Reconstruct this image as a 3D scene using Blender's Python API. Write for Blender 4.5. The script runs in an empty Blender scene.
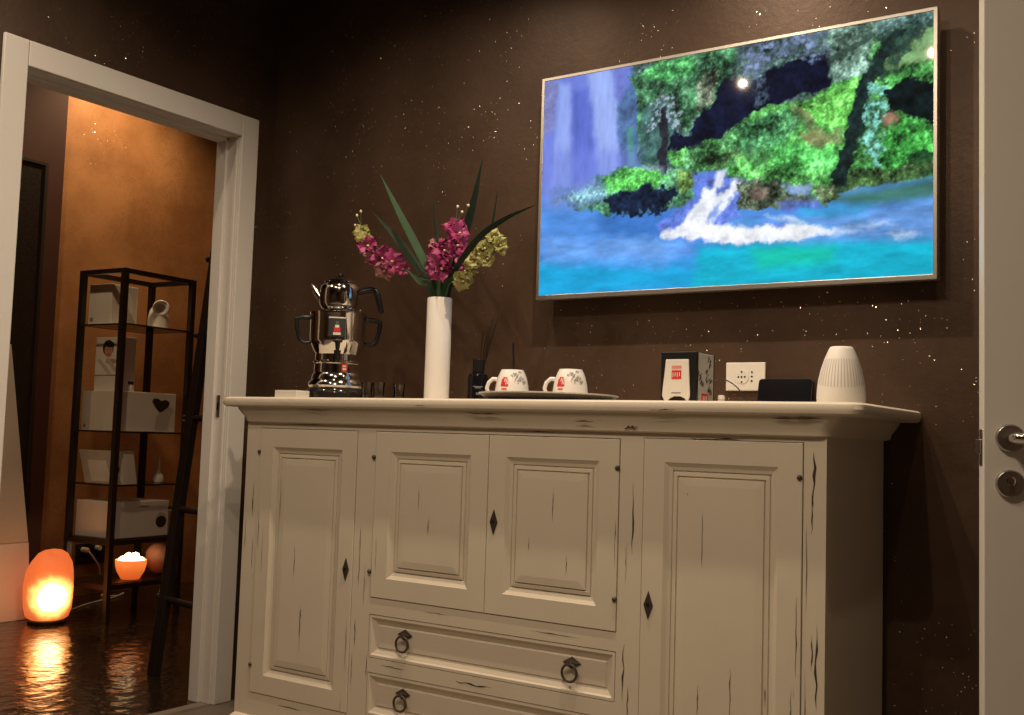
import bpy, bmesh, math, random
import numpy as np
from mathutils import Vector, Matrix
random.seed(7)
PI = math.pi
S = bpy.context.scene
COL = S.collection

# ------------------------------------------------------------------ materials
def srgb(r, g, b):
    def f(c):
        c /= 255.0
        return c / 12.92 if c <= 0.04045 else ((c + 0.055) / 1.055) ** 2.4
    return (f(r), f(g), f(b), 1.0)

def new_mat(name):
    m = bpy.data.materials.new(name); m.use_nodes = True
    nt = m.node_tree
    return m, nt, nt.nodes['Principled BSDF'], nt.nodes['Material Output']

def node(nt, typ, **kw):
    n = nt.nodes.new(typ)
    for k, v in kw.items():
        if k in n.inputs: n.inputs[k].default_value = v
        else: setattr(n, k, v)
    return n

def mat(name, col, rough=.5, metal=0.0, var=.06, scale=30.0, bump=0.0, spec=.5, coat=0.0, trans=0.0, ior=1.45):
    m, nt, b, out = new_mat(name)
    tc = node(nt, 'ShaderNodeTexCoord')
    nz = node(nt, 'ShaderNodeTexNoise', Scale=scale, Detail=3.0)
    nt.links.new(tc.outputs['Object'], nz.inputs['Vector'])
    mx = node(nt, 'ShaderNodeMix', data_type='RGBA')
    mx.inputs[6].default_value = [c * (1 - var) for c in col[:3]] + [1]
    mx.inputs[7].default_value = [min(1, c * (1 + var)) for c in col[:3]] + [1]
    nt.links.new(nz.outputs['Fac'], mx.inputs[0])
    nt.links.new(mx.outputs[2], b.inputs['Base Color'])
    b.inputs['Roughness'].default_value = rough
    b.inputs['Metallic'].default_value = metal
    b.inputs['Specular IOR Level'].default_value = spec
    b.inputs['Coat Weight'].default_value = coat
    b.inputs['Transmission Weight'].default_value = trans
    b.inputs['IOR'].default_value = ior
    if bump:
        bp = node(nt, 'ShaderNodeBump', Strength=bump, Distance=.002)
        nt.links.new(nz.outputs['Fac'], bp.inputs['Height'])
        nt.links.new(bp.outputs['Normal'], b.inputs['Normal'])
    return m

def mat_glitter_wall(name, dark, light, fleck, density=.012, cell=150.0, metal=.25, rough=.5):
    """plaster wall with cloudy metallic paint and tiny reflective flakes at random tilts"""
    m, nt, b, out = new_mat(name)
    tc = node(nt, 'ShaderNodeTexCoord')
    n1 = node(nt, 'ShaderNodeTexNoise', Scale=2.2, Detail=6.0, Roughness=.6)
    n2 = node(nt, 'ShaderNodeTexNoise', Scale=45.0, Detail=4.0, Roughness=.7)
    for n in (n1, n2): nt.links.new(tc.outputs['Object'], n.inputs['Vector'])
    cr = node(nt, 'ShaderNodeValToRGB')
    cr.color_ramp.elements[0].position = .36; cr.color_ramp.elements[0].color = dark
    cr.color_ramp.elements[1].position = .66; cr.color_ramp.elements[1].color = light
    nt.links.new(n1.outputs['Fac'], cr.inputs['Fac'])
    mx = node(nt, 'ShaderNodeMix', data_type='RGBA', blend_type='OVERLAY')
    mx.inputs[0].default_value = .18
    nt.links.new(cr.outputs['Color'], mx.inputs[6]); nt.links.new(n2.outputs['Color'], mx.inputs[7])
    b.inputs['Roughness'].default_value = rough
    b.inputs['Metallic'].default_value = metal
    nt.links.new(mx.outputs[2], b.inputs['Base Color'])
    bp = node(nt, 'ShaderNodeBump', Strength=.25, Distance=.003)
    nt.links.new(n2.outputs['Fac'], bp.inputs['Height']); nt.links.new(bp.outputs['Normal'], b.inputs['Normal'])
    # flakes
    vo = node(nt, 'ShaderNodeTexVoronoi', Scale=cell)
    nt.links.new(tc.outputs['Object'], vo.inputs['Vector'])
    sep = node(nt, 'ShaderNodeSeparateColor'); nt.links.new(vo.outputs['Color'], sep.inputs[0])
    lt = node(nt, 'ShaderNodeMath', operation='LESS_THAN'); lt.inputs[1].default_value = density
    nt.links.new(sep.outputs[0], lt.inputs[0])
    ld = node(nt, 'ShaderNodeMath', operation='LESS_THAN'); ld.inputs[1].default_value = .38
    nt.links.new(vo.outputs['Distance'], ld.inputs[0])
    mu0 = node(nt, 'ShaderNodeMath', operation='MULTIPLY')
    nt.links.new(lt.outputs[0], mu0.inputs[0]); nt.links.new(ld.outputs[0], mu0.inputs[1])
    n4 = node(nt, 'ShaderNodeTexNoise', Scale=2.6, Detail=2.0)          # flakes come in drifts
    nt.links.new(tc.outputs['Object'], n4.inputs['Vector'])
    gt = node(nt, 'ShaderNodeMath', operation='MULTIPLY_ADD'); gt.inputs[1].default_value = .12; 
    n5 = node(nt, 'ShaderNodeTexWhiteNoise', noise_dimensions='3D'); nt.links.new(vo.outputs['Position'], n5.inputs['Vector'])
    nt.links.new(n5.outputs['Value'], gt.inputs[0]); nt.links.new(n4.outputs['Fac'], gt.inputs[2])
    g2 = node(nt, 'ShaderNodeMath', operation='GREATER_THAN'); g2.inputs[1].default_value = .56
    nt.links.new(gt.outputs[0], g2.inputs[0])
    mu = node(nt, 'ShaderNodeMath', operation='MULTIPLY')
    nt.links.new(mu0.outputs[0], mu.inputs[0]); nt.links.new(g2.outputs[0], mu.inputs[1])
    fl = node(nt, 'ShaderNodeBsdfPrincipled')
    fl.inputs['Base Color'].default_value = fleck; fl.inputs['Metallic'].default_value = 1.0
    fl.inputs['Roughness'].default_value = .27
    geo = node(nt, 'ShaderNodeNewGeometry')
    sub = node(nt, 'ShaderNodeVectorMath', operation='SUBTRACT'); sub.inputs[1].default_value = (.5, .5, .5)
    wn = node(nt, 'ShaderNodeTexWhiteNoise', noise_dimensions='3D')
    nt.links.new(vo.outputs['Color'], wn.inputs['Vector'])
    nt.links.new(wn.outputs['Color'], sub.inputs[0])
    sc = node(nt, 'ShaderNodeVectorMath', operation='SCALE'); sc.inputs['Scale'].default_value = .55
    nt.links.new(sub.outputs[0], sc.inputs[0])
    ad = node(nt, 'ShaderNodeVectorMath', operation='ADD')
    nt.links.new(geo.outputs['Normal'], ad.inputs[0]); nt.links.new(sc.outputs[0], ad.inputs[1])
    nm = node(nt, 'ShaderNodeVectorMath', operation='NORMALIZE'); nt.links.new(ad.outputs[0], nm.inputs[0])
    nt.links.new(nm.outputs[0], fl.inputs['Normal'])
    ms = node(nt, 'ShaderNodeMixShader')
    nt.links.new(mu.outputs[0], ms.inputs[0]); nt.links.new(b.outputs[0], ms.inputs[1]); nt.links.new(fl.outputs[0], ms.inputs[2])
    nt.links.new(ms.outputs[0], out.inputs['Surface'])
    return m

def mat_worn_paint(name, col, wear, streak='z', amount=.70):
    """cream paint rubbed through to dark wood in long thin streaks"""
    m, nt, b, out = new_mat(name)
    tc = node(nt, 'ShaderNodeTexCoord')
    mp = node(nt, 'ShaderNodeMapping')
    mp.inputs['Scale'].default_value = {'z': (55, 55, 3.2), 'x': (3.2, 55, 55)}[streak]
    nt.links.new(tc.outputs['Object'], mp.inputs['Vector'])
    n1 = node(nt, 'ShaderNodeTexNoise', Scale=1.0, Detail=5.0, Roughness=.62)
    nt.links.new(mp.outputs[0], n1.inputs['Vector'])
    n2 = node(nt, 'ShaderNodeTexNoise', Scale=3.0, Detail=2.0)
    nt.links.new(tc.outputs['Object'], n2.inputs['Vector'])
    ad = node(nt, 'ShaderNodeMath', operation='MULTIPLY_ADD'); ad.inputs[1].default_value = .22
    nt.links.new(n2.outputs['Fac'], ad.inputs[0]); nt.links.new(n1.outputs['Fac'], ad.inputs[2])
    cr = node(nt, 'ShaderNodeValToRGB')
    e = cr.color_ramp.elements
    e[0].position = amount + .105; e[0].color = (0, 0, 0, 1); e[1].position = amount + .15; e[1].color = (1, 1, 1, 1)
    nt.links.new(ad.outputs[0], cr.inputs['Fac'])
    n3 = node(nt, 'ShaderNodeTexNoise', Scale=9.0, Detail=5.0)
    nt.links.new(tc.outputs['Object'], n3.inputs['Vector'])
    mx0 = node(nt, 'ShaderNodeMix', data_type='RGBA')
    mx0.inputs[6].default_value = [c * .93 for c in col[:3]] + [1]; mx0.inputs[7].default_value = [min(1, c * 1.05) for c in col[:3]] + [1]
    nt.links.new(n3.outputs['Fac'], mx0.inputs[0])
    mx = node(nt, 'ShaderNodeMix', data_type='RGBA'); mx.inputs[7].default_value = wear
    nt.links.new(cr.outputs['Color'], mx.inputs[0]); nt.links.new(mx0.outputs[2], mx.inputs[6])
    nt.links.new(mx.outputs[2], b.inputs['Base Color'])
    b.inputs['Roughness'].default_value = .48
    bp = node(nt, 'ShaderNodeBump', Strength=.12, Distance=.002)
    nt.links.new(n1.outputs['Fac'], bp.inputs['Height']); nt.links.new(bp.outputs['Normal'], b.inputs['Normal'])
    return m

def mat_tiles(name, c1, c2, grout, scale, rough, bw=.5, rh=.25, wav=.0, bump=.6):
    m, nt, b, out = new_mat(name)
    tc = node(nt, 'ShaderNodeTexCoord')
    br = node(nt, 'ShaderNodeTexBrick', Scale=scale)
    br.inputs['Color1'].default_value = c1; br.inputs['Color2'].default_value = c2; br.inputs['Mortar'].default_value = grout
    br.inputs['Mortar Size'].default_value = .016; br.inputs['Brick Width'].default_value = bw; br.inputs['Row Height'].default_value = rh
    nt.links.new(tc.outputs['Object'], br.inputs['Vector'])
    nt.links.new(br.outputs['Color'], b.inputs['Base Color'])
    nz = node(nt, 'ShaderNodeTexNoise', Scale=14.0, Detail=2.0)
    nt.links.new(tc.outputs['Object'], nz.inputs['Vector'])
    sb = node(nt, 'ShaderNodeMath', operation='MULTIPLY_ADD'); sb.inputs[1].default_value = wav
    inv = node(nt, 'ShaderNodeMath', operation='SUBTRACT'); inv.inputs[0].default_value = 1.0
    nt.links.new(br.outputs['Fac'], inv.inputs[1])
    nt.links.new(nz.outputs['Fac'], sb.inputs[0]); nt.links.new(inv.outputs[0], sb.inputs[2])
    bp = node(nt, 'ShaderNodeBump', Strength=bump, Distance=.003)
    nt.links.new(sb.outputs[0], bp.inputs['Height']); nt.links.new(bp.outputs['Normal'], b.inputs['Normal'])
    b.inputs['Roughness'].default_value = rough
    return m

def mat_glow(name, centre, radius, hot, mid, cool, s_hot, s_cool, noise=.25, body=(.6, .2, .08, 1)):
    """salt crystal lit by a bulb inside: emission falls off from the bulb's place"""
    m, nt, b, out = new_mat(name)
    tc = node(nt, 'ShaderNodeTexCoord')
    ds = node(nt, 'ShaderNodeVectorMath', operation='DISTANCE'); ds.inputs[1].default_value = centre
    nz = node(nt, 'ShaderNodeTexNoise', Scale=22.0, Detail=4.0)
    nt.links.new(tc.outputs['Object'], ds.inputs[0]); nt.links.new(tc.outputs['Object'], nz.inputs['Vector'])
    dv = node(nt, 'ShaderNodeMath', operation='DIVIDE'); dv.inputs[1].default_value = radius
    nt.links.new(ds.outputs['Value'], dv.inputs[0])
    ma = node(nt, 'ShaderNodeMath', operation='MULTIPLY_ADD'); ma.inputs[1].default_value = noise
    sb = node(nt, 'ShaderNodeMath', operation='SUBTRACT'); sb.inputs[1].default_value = .5
    nt.links.new(nz.outputs['Fac'], sb.inputs[0]); nt.links.new(sb.outputs[0], ma.inputs[0]); nt.links.new(dv.outputs[0], ma.inputs[2])
    cr = node(nt, 'ShaderNodeValToRGB'); e = cr.color_ramp.elements
    e[0].position = .25; e[0].color = hot; e[1].position = 1.0; e[1].color = cool
    k = e.new(.58); k.color = mid
    nt.links.new(ma.outputs[0], cr.inputs['Fac'])
    mr = node(nt, 'ShaderNodeMapRange'); mr.inputs['From Min'].default_value = .2; mr.inputs['From Max'].default_value = .85
    mr.inputs['To Min'].default_value = s_hot; mr.inputs['To Max'].default_value = s_cool
    nt.links.new(ma.outputs[0], mr.inputs['Value'])
    nt.links.new(cr.outputs['Color'], b.inputs['Emission Color']); nt.links.new(mr.outputs[0], b.inputs['Emission Strength'])
    b.inputs['Base Color'].default_value = body; b.inputs['Roughness'].default_value = .5
    bp = node(nt, 'ShaderNodeBump', Strength=.5, Distance=.006)
    nt.links.new(nz.outputs['Fac'], bp.inputs['Height']); nt.links.new(bp.outputs['Normal'], b.inputs['Normal'])
    return m

def mat_glass(name, tint=(.9, .95, .92, 1), mixf=.10):
    m, nt, b, out = new_mat(name)
    nt.nodes.remove(b)
    tr = node(nt, 'ShaderNodeBsdfTransparent'); tr.inputs['Color'].default_value = tint
    gl = node(nt, 'ShaderNodeBsdfGlossy'); gl.inputs['Roughness'].default_value = .03
    fr = node(nt, 'ShaderNodeFresnel'); fr.inputs['IOR'].default_value = 1.4
    nz = node(nt, 'ShaderNodeTexNoise', Scale=12.0)
    mu = node(nt, 'ShaderNodeMath', operation='MULTIPLY_ADD'); mu.inputs[1].default_value = mixf * .2
    nt.links.new(nz.outputs['Fac'], mu.inputs[0]); nt.links.new(fr.outputs[0], mu.inputs[2])
    ms = node(nt, 'ShaderNodeMixShader')
    nt.links.new(mu.outputs[0], ms.inputs[0]); nt.links.new(tr.outputs[0], ms.inputs[1]); nt.links.new(gl.outputs[0], ms.inputs[2])
    nt.links.new(ms.outputs[0], out.inputs['Surface'])
    return m

# ------------------------------------------------------------------ mesh builder
class B:
    def __init__(self): self.v = []; self.f = []; self.m = []; self.s = []
    def add(self, vs, fs, m=0, smooth=False, M=None):
        o = len(self.v)
        for p in vs:
            p = Vector(p)
            self.v.append(tuple(M @ p) if M is not None else tuple(p))
        for f in fs:
            self.f.append([i + o for i in f]); self.m.append(m); self.s.append(smooth)
        return self
    def box(self, x0, x1, y0, y1, z0, z1, m=0, M=None):
        vs = [(x, y, z) for z in (z0, z1) for y in (y0, y1) for x in (x0, x1)]
        return self.add(vs, [(0, 2, 3, 1), (4, 5, 7, 6), (0, 1, 5, 4), (2, 6, 7, 3), (0, 4, 6, 2), (1, 3, 7, 5)], m, False, M)
    def loft(self, rings, m=0, smooth=True, caps=(True, True), closed=True, M=None):
        n = len(rings[0]); vs = [p for r in rings for p in r]; fs = []
        for i in range(len(rings) - 1):
            for j in range(n if closed else n - 1):
                k = (j + 1) % n
                fs.append((i * n + j, i * n + k, (i + 1) * n + k, (i + 1) * n + j))
        if caps[0]: fs.append(tuple(reversed(range(n))))
        if caps[1]: fs.append(tuple((len(rings) - 1) * n + j for j in range(n)))
        return self.add(vs, fs, m, smooth, M)
    def lathe(self, prof, c=(0, 0, 0), seg=32, m=0, M=None, smooth=True, caps=(True, True)):
        rings = [[(c[0] + r * math.cos(2 * PI * j / seg), c[1] + r * math.sin(2 * PI * j / seg), c[2] + z) for j in range(seg)] for r, z in prof]
        return self.loft(rings, m, smooth, caps, True, M)
    def tube(self, pts, r, seg=8, m=0, M=None, caps=(True, True)):
        pts = [Vector(p) for p in pts]; n = len(pts)
        rr = r if isinstance(r, (list, tuple)) else [r] * n
        rings = []; prev = None
        for i, p in enumerate(pts):
            d = (pts[min(i + 1, n - 1)] - pts[max(i - 1, 0)]).normalized()
            if prev is None:
                a = Vector((0, 0, 1)) if abs(d.z) < .9 else Vector((1, 0, 0))
                u = d.cross(a).normalized()
            else:
                u = (prev - d * prev.dot(d)).normalized()
            prev = u; w = d.cross(u)
            rings.append([p + (u * math.cos(2 * PI * j / seg) + w * math.sin(2 * PI * j / seg)) * rr[i] for j in range(seg)])
        return self.loft(rings, m, True, caps, True, M)
    def torus(self, c, R, r, axis='y', seg=28, sec=8, m=0, M=None):
        vs = []; fs = []
        for i in range(seg):
            a = 2 * PI * i / seg
            for j in range(sec):
                t = 2 * PI * j / sec
                p, q, h = (R + r * math.cos(t)) * math.cos(a), (R + r * math.cos(t)) * math.sin(a), r * math.sin(t)
                vs.append({'y': (c[0] + p, c[1] + h, c[2] + q), 'z': (c[0] + p, c[1] + q, c[2] + h), 'x': (c[0] + h, c[1] + p, c[2] + q)}[axis])
                fs.append((i * sec + j, ((i + 1) % seg) * sec + j, ((i + 1) % seg) * sec + (j + 1) % sec, i * sec + (j + 1) % sec))
        return self.add(vs, fs, m, True, M)
    def ell(self, c, r, seg=18, ring=10, m=0, M=None, z0=-1.0, z1=1.0):
        prof = []
        for i in range(ring + 1):
            t = math.asin(z0) + (math.asin(z1) - math.asin(z0)) * i / ring
            prof.append((max(1e-4, math.cos(t)), math.sin(t)))
        rings = [[(c[0] + r[0] * a * math.cos(2 * PI * j / seg), c[1] + r[1] * a * math.sin(2 * PI * j / seg), c[2] + r[2] * h) for j in range(seg)] for a, h in prof]
        return self.loft(rings, m, True, (True, True), True, M)
    def prism(self, pts, d0, d1, axis='y', m=0, M=None, smooth=False):
        def P(a, b, d): return {'y': (a, d, b), 'x': (d, a, b), 'z': (a, b, d)}[axis]
        return self.loft([[P(a, b, d0) for a, b in pts], [P(a, b, d1) for a, b in pts]], m, smooth, (True, True), True, M)
    def nested(self, rects, m=0, M=None):
        """concentric rectangles [(x0,x1,z0,z1,y)...] joined into a moulded front, last one filled"""
        vs = []; fs = []
        for x0, x1, z0, z1, y in rects: vs += [(x0, y, z0), (x1, y, z0), (x1, y, z1), (x0, y, z1)]
        for i in range(len(rects) - 1):
            for j in range(4):
                k = (j + 1) % 4
                fs.append((i * 4 + j, i * 4 + k, (i + 1) * 4 + k, (i + 1) * 4 + j))
        n = (len(rects) - 1) * 4
        fs.append((n, n + 1, n + 2, n + 3))
        return self.add(vs, fs, m, False, M)
    def build(self, name, mats, parent=None, loc=(0, 0, 0), rot=(0, 0, 0), bevel=0, seg=2, recalc=True, autos=None, subsurf=0):
        me = bpy.data.meshes.new(name)
        me.from_pydata(self.v, [], self.f)
        if not isinstance(mats, (list, tuple)): mats = [mats]
        for x in mats: me.materials.append(x)
        me.polygons.foreach_set('material_index', self.m)
        me.polygons.foreach_set('use_smooth', self.s)
        if recalc:
            bm = bmesh.new(); bm.from_mesh(me); bmesh.ops.recalc_face_normals(bm, faces=bm.faces); bm.to_mesh(me); bm.free()
        if any(self.s):
            me.set_sharp_from_angle(angle=math.radians(autos or 42))
        me.update()
        o = bpy.data.objects.new(name, me); COL.objects.link(o)
        o.location = loc; o.rotation_euler = rot
        if parent is not None: o.parent = parent
        if bevel:
            md = o.modifiers.new('bevel', 'BEVEL'); md.width = bevel; md.segments = seg; md.limit_method = 'ANGLE'; md.angle_limit = math.radians(40)
        if subsurf:
            md = o.modifiers.new('sub', 'SUBSURF'); md.levels = subsurf; md.render_levels = subsurf
        return o

def tag(o, label, cat, group=None):
    o['label'] = label; o['category'] = cat
    if group: o['group'] = group
    return o
def thing(name, label, cat, loc=(0, 0, 0), rz=0, group=None):
    o = bpy.data.objects.new(name, None); COL.objects.link(o)
    o.location = loc; o.rotation_euler = (0, 0, rz); o.empty_display_size = .05
    return tag(o, label, cat, group)
def struct(o): o['kind'] = 'structure'; return o
CAM = Vector((3.0594, -2.8915, .99817))
def face_cam(x, y): return math.atan2(CAM.x - x, -(CAM.y - y))
# ------------------------------------------------------------------ palette
M_wall = mat_glitter_wall('brown_glitter_plaster', (.062, .034, .019, 1), (.104, .061, .037, 1), (1, .86, .66, 1), density=.022, cell=230.0, metal=.4, rough=.42)
M_copper = mat_glitter_wall('copper_glitter_plaster', (.26, .115, .042, 1), (.44, .215, .085, 1), (1, .8, .5, 1), density=.06, cell=230.0, metal=.3)
M_trim = mat('white_lacquer_trim', (.74, .70, .64, 1), .38, var=.02)
M_door = mat('white_lacquer_door', (.70, .655, .585, 1), .35, var=.02)
M_ceil = mat('ceiling_paint', (.10, .07, .05, 1), .8, var=.05)
M_floor = mat_tiles('greige_stone_floor', (.22, .18, .14, 1), (.24, .20, .155, 1), (.14, .11, .09, 1), 1.0, .5, .6, .6)
M_mosaic = mat_tiles('dark_mosaic_floor', (.055, .032, .018, 1), (.10, .058, .032, 1), (.018, .011, .007, 1), 1.0, .16, .062, .031, wav=1.6, bump=1.0)
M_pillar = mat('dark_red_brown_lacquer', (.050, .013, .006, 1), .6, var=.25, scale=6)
M_cream = mat_worn_paint('worn_cream_paint', (.66, .585, .46, 1), (.05, .028, .018, 1), 'z', .73)
M_creamx = mat_worn_paint('worn_cream_paint_crosswise', (.68, .60, .475, 1), (.05, .028, .018, 1), 'x', .74)
M_wear = mat('rubbed_bare_wood', (.055, .030, .020, 1), .7, var=.3, scale=80)
M_iron = mat('dark_wrought_iron', (.085, .068, .056, 1), .42, .5, var=.3, scale=90, bump=.3)
M_silver = mat('brushed_silver_bezel', (.62, .58, .52, 1), .32, .9, var=.03)
M_black = mat('black_plastic', (.012, .011, .011, 1), .35, var=.1)
M_gblack = mat('gloss_black_glass', (.008, .008, .010, 1), .08, var=.1)
M_chrome = mat('polished_steel', (.72, .69, .65, 1), .09, 1.0, var=.02)
M_nickel = mat('satin_nickel', (.55, .52, .48, 1), .28, 1.0, var=.04)
M_white = mat('white_ceramic', (.80, .76, .70, 1), .22, var=.02)
M_wplast = mat('white_matt_plastic', (.78, .74, .67, 1), .5, var=.02)
M_paper = mat('white_card', (.72, .68, .60, 1), .6, var=.03)
M_paper2 = mat('pale_grey_card', (.52, .47, .40, 1), .6, var=.04)
M_red = mat('red_print', (.62, .035, .03, 1), .45, var=.05)
M_redp = mat('pale_red_print', (.68, .25, .20, 1), .5, var=.05)
M_grey = mat('grey_print', (.26, .25, .25, 1), .6, var=.1)
M_ink = mat('dark_print', (.03, .028, .028, 1), .6, var=.1)
M_greybox = mat('silver_grey_print', (.52, .50, .46, 1), .45, .1, var=.08)
M_skin = mat('printed_skin_tone', (.50, .28, .18, 1), .6, var=.05)
M_hair = mat('printed_dark_hair', (.035, .02, .015, 1), .6, var=.1)
M_leaf = mat('dark_green_leaf', (.026, .060, .026, 1), .62, var=.3, scale=18, spec=.2)
M_leafd = mat('deep_green_leaf', (.014, .024, .012, 1), .62, var=.3, scale=18, spec=.2)  # darker green of the dark and dull leaf blades
M_stemg = mat('green_stem', (.07, .13, .05, 1), .5, var=.15)
M_mag = mat('magenta_petal', (.30, .035, .13, 1), .5, var=.28, scale=40)
M_pink = mat('pale_pink_petal', (.36, .15, .15, 1), .55, var=.25, scale=40)
M_yel = mat('yellow_green_petal', (.33, .31, .10, 1), .5, var=.25, scale=40)
M_cen = mat('pale_flower_throat', (.75, .62, .40, 1), .5, var=.1)
M_traydark = mat('dark_beaded_tray_underside', (.12, .105, .085, 1), .35, .6, var=.7, scale=220, bump=1.0)
M_tray = mat('hammered_silver_tray', (.62, .58, .51, 1), .35, .25, var=.3, scale=160, bump=.6)
M_wood = mat('blackened_wood', (.018, .011, .008, 1), .5, var=.3, scale=25)
M_steel = mat('blackened_steel', (.030, .020, .015, 1), .4, .3, var=.2)
M_glass = mat_glass('clear_glass', (.96, .98, .96, 1))
M_bottle = mat_glass('pale_bottle_glass', (.88, .84, .78, 1), .9)
M_cord = mat('white_cord', (.70, .62, .52, 1), .5, var=.03)
M_cloth = mat('ivory_cloth', (.62, .55, .46, 1), .8, var=.05, scale=60, bump=.2)
M_salt = mat('unlit_pink_salt', (.55, .24, .15, 1), .55, var=.35, scale=16, bump=.6)
M_screenback = mat('woven_dark_cane', (.016, .010, .007, 1), .4, var=.6, scale=55, bump=.8)

# ------------------------------------------------------------------ the setting
H = 2.75; H2 = 3.3
b = B(); b.box(-.1, 3.55, 0, .12, 0, H); struct(b.build('wall_back', M_wall))
OY0, OY1, OZ = -.173, -1.038, 2.085        # doorway in the left wall
b = B(); b.box(-.1, 0, OY0 + .002, 0, 0, H); b.box(-.1, 0, -4.6, OY1 - .002, 0, H); b.box(-.1, 0, OY1 - .002, OY0 + .002, OZ + .002, H)
struct(b.build('wall_left', M_wall))
b = B(); b.box(3.46, 3.58, -.32, 0, 0, H); b.box(3.46, 3.58, -4.6, -1.16, 0, H); b.box(3.46, 3.58, -1.16, -.32, 2.1, H)
struct(b.build('wall_right', M_wall))
b = B(); b.box(-.1, 3.58, -4.72, -4.6, 0, H); struct(b.build('wall_front', M_wall))
b = B(); b.box(-.1, 3.58, -4.72, .12, H, H + .1); struct(b.build('ceiling', M_ceil))
b = B(); b.box(-.06, 3.58, -4.72, .12, -.1, 0); struct(b.build('floor', M_floor))
# the back room through the doorway
b = B(); b.box(-2.62, -.06, -1.7, 2.5, -.1, 0); struct(b.build('floor_adjoining', M_mosaic))
b = B(); b.box(-2.62, -2.5, -1.7, 2.5, 0, H2); struct(b.build('wall_adjoining_far', M_copper))
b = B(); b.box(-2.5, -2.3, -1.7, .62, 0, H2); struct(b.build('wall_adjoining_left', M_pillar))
b = B(); b.box(-2.5, -.1, 2.4, 2.5, 0, H2); struct(b.build('wall_adjoining_end', M_copper))
b = B(); b.box(-2.5, -.1, -1.7, -1.6, 0, H2); struct(b.build('wall_adjoining_near', M_copper))
b = B(); b.box(-.2, -.1, .12, 2.4, 0, H2); b.box(-.12, -.1, -1.7, .12, H, H2); struct(b.build('wall_adjoining_side', M_copper))
b = B(); b.box(-2.62, -.1, -1.7, 2.5, H2, H2 + .1); struct(b.build('ceiling_adjoining', M_ceil))

# doorway casing and jambs
tr = thing('trim_1', 'white lacquered casing round the doorway in the left wall', 'door frame', (0, (OY0 + OY1) / 2, 0)); del tr['label']; del tr['category']
struct(tr)
def wpart(bb, name, mats, parent, **k):
    o = bb.build(name, mats, parent, **k); o.location = -Vector(parent.location); return o
b = B(); b.box(0, .014, OY0, OY0 + .08, 0, OZ + .08); wpart(b, 'casing', M_trim, tr, bevel=.003)
b = B(); b.box(0, .014, OY1 - .08, OY1, 0, OZ + .08); wpart(b, 'casing', M_trim, tr, bevel=.003)
b = B(); b.box(0, .0135, OY1 + .0015, OY0, OZ, OZ + .08); wpart(b, 'casing', M_trim, tr, bevel=.002)
def jamb(sy, y):
    b = B(); b.box(-.11, .004, min(y, y - sy * .02), max(y, y - sy * .02), 0, OZ)
    b.box(-.11, -.058, min(y, y + sy * .013), max(y, y + sy * .013), 0, OZ)
    b.box(-.020, -.006, min(y, y + sy * .004), max(y, y + sy * .004), 0, OZ)
    return b
wpart(jamb(-1, OY0 - .001), 'jamb', M_trim, tr, bevel=.002)
wpart(jamb(1, OY1 + .001), 'jamb', M_trim, tr, bevel=.002)
b = B(); b.box(-.11, .004, OY1, OY0, OZ, OZ + .02); b.box(-.11, -.058, OY1, OY0, OZ - .013, OZ); b.box(-.02, -.006, OY1, OY0, OZ - .004, OZ)
wpart(b, 'jamb', M_trim, tr, bevel=.002)
b = B(); b.box(-.052, -.032, OY0 - .0045, OY0 - .001, 1.035, 1.115); b.box(-.047, -.037, OY0 - .0055, OY0 - .004, 1.06, 1.088, 1)
wpart(b, 'strike_plate', [M_nickel, M_black], tr, bevel=.001)

# open white door on the right
EX, EY = 2.676, -.685
ang = math.atan2(.37, .93)
dr = bpy.data.objects.new('door_1', None); COL.objects.link(dr); dr.location = (EX, EY, 0); dr.rotation_euler = (0, 0, ang); struct(dr)
b = B(); b.box(0, .82, 0, .042, .008, 2.09); b.build('door_leaf', M_door, dr, bevel=.002)
b = B(); b.box(-.0015, .001, .010, .032, .97, 1.04); b.box(-.010, 0, .014, .028, .992, 1.02, 0)
b.build('latch', M_nickel, dr, bevel=.001)
RX = Matrix.Rotation(PI / 2, 4, 'X')
hd = B(); hd.lathe([(.0265, 0), (.0265, .006), (.024, .010), (.012, .0105)], (0, 0, 0), 36, 0, Matrix.Translation((.046, 0, 1.024)) @ RX)
h_o = hd.build('door_handle', M_nickel, dr)
hd = B(); hd.tube([(.046, -.008, 1.024), (.046, -.040, 1.024), (.050, -.050, 1.024), (.060, -.054, 1.0235), (.12, -.054, 1.021), (.19, -.052, 1.017), (.197, -.052, 1.0165)], [.010, .010, .0105, .0105, .0095, .0085, .006], 14)
hd.build('lever', M_chrome, h_o)
b = B(); b.lathe([(.0265, 0), (.0265, .006), (.024, .010), (.011, .0105)], (0, 0, 0), 36, 0, Matrix.Translation((.046, 0, .938)) @ RX)
lk = b.build('lock_rosette', M_nickel, dr)
b = B(); b.lathe([(.0085, .0095), (.0085, .0125), (.007, .013)], (0, 0, 0), 20, 0, Matrix.Translation((.046, 0, .943)) @ RX); b.box(.0425, .0495, -.0125, -.009, .921, .94)
b.build('lock_cylinder', M_chrome, lk)
# casing of the doorway this door belongs to
b = B(); b.box(3.445, 3.46, -1.24, -1.16, 0, 2.18); b.box(3.445, 3.46, -.32, -.24, 0, 2.18); b.box(3.445, 3.46, -1.16, -.32, 2.1, 2.18)
struct(b.build('trim_2', M_trim, bevel=.002))

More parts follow.
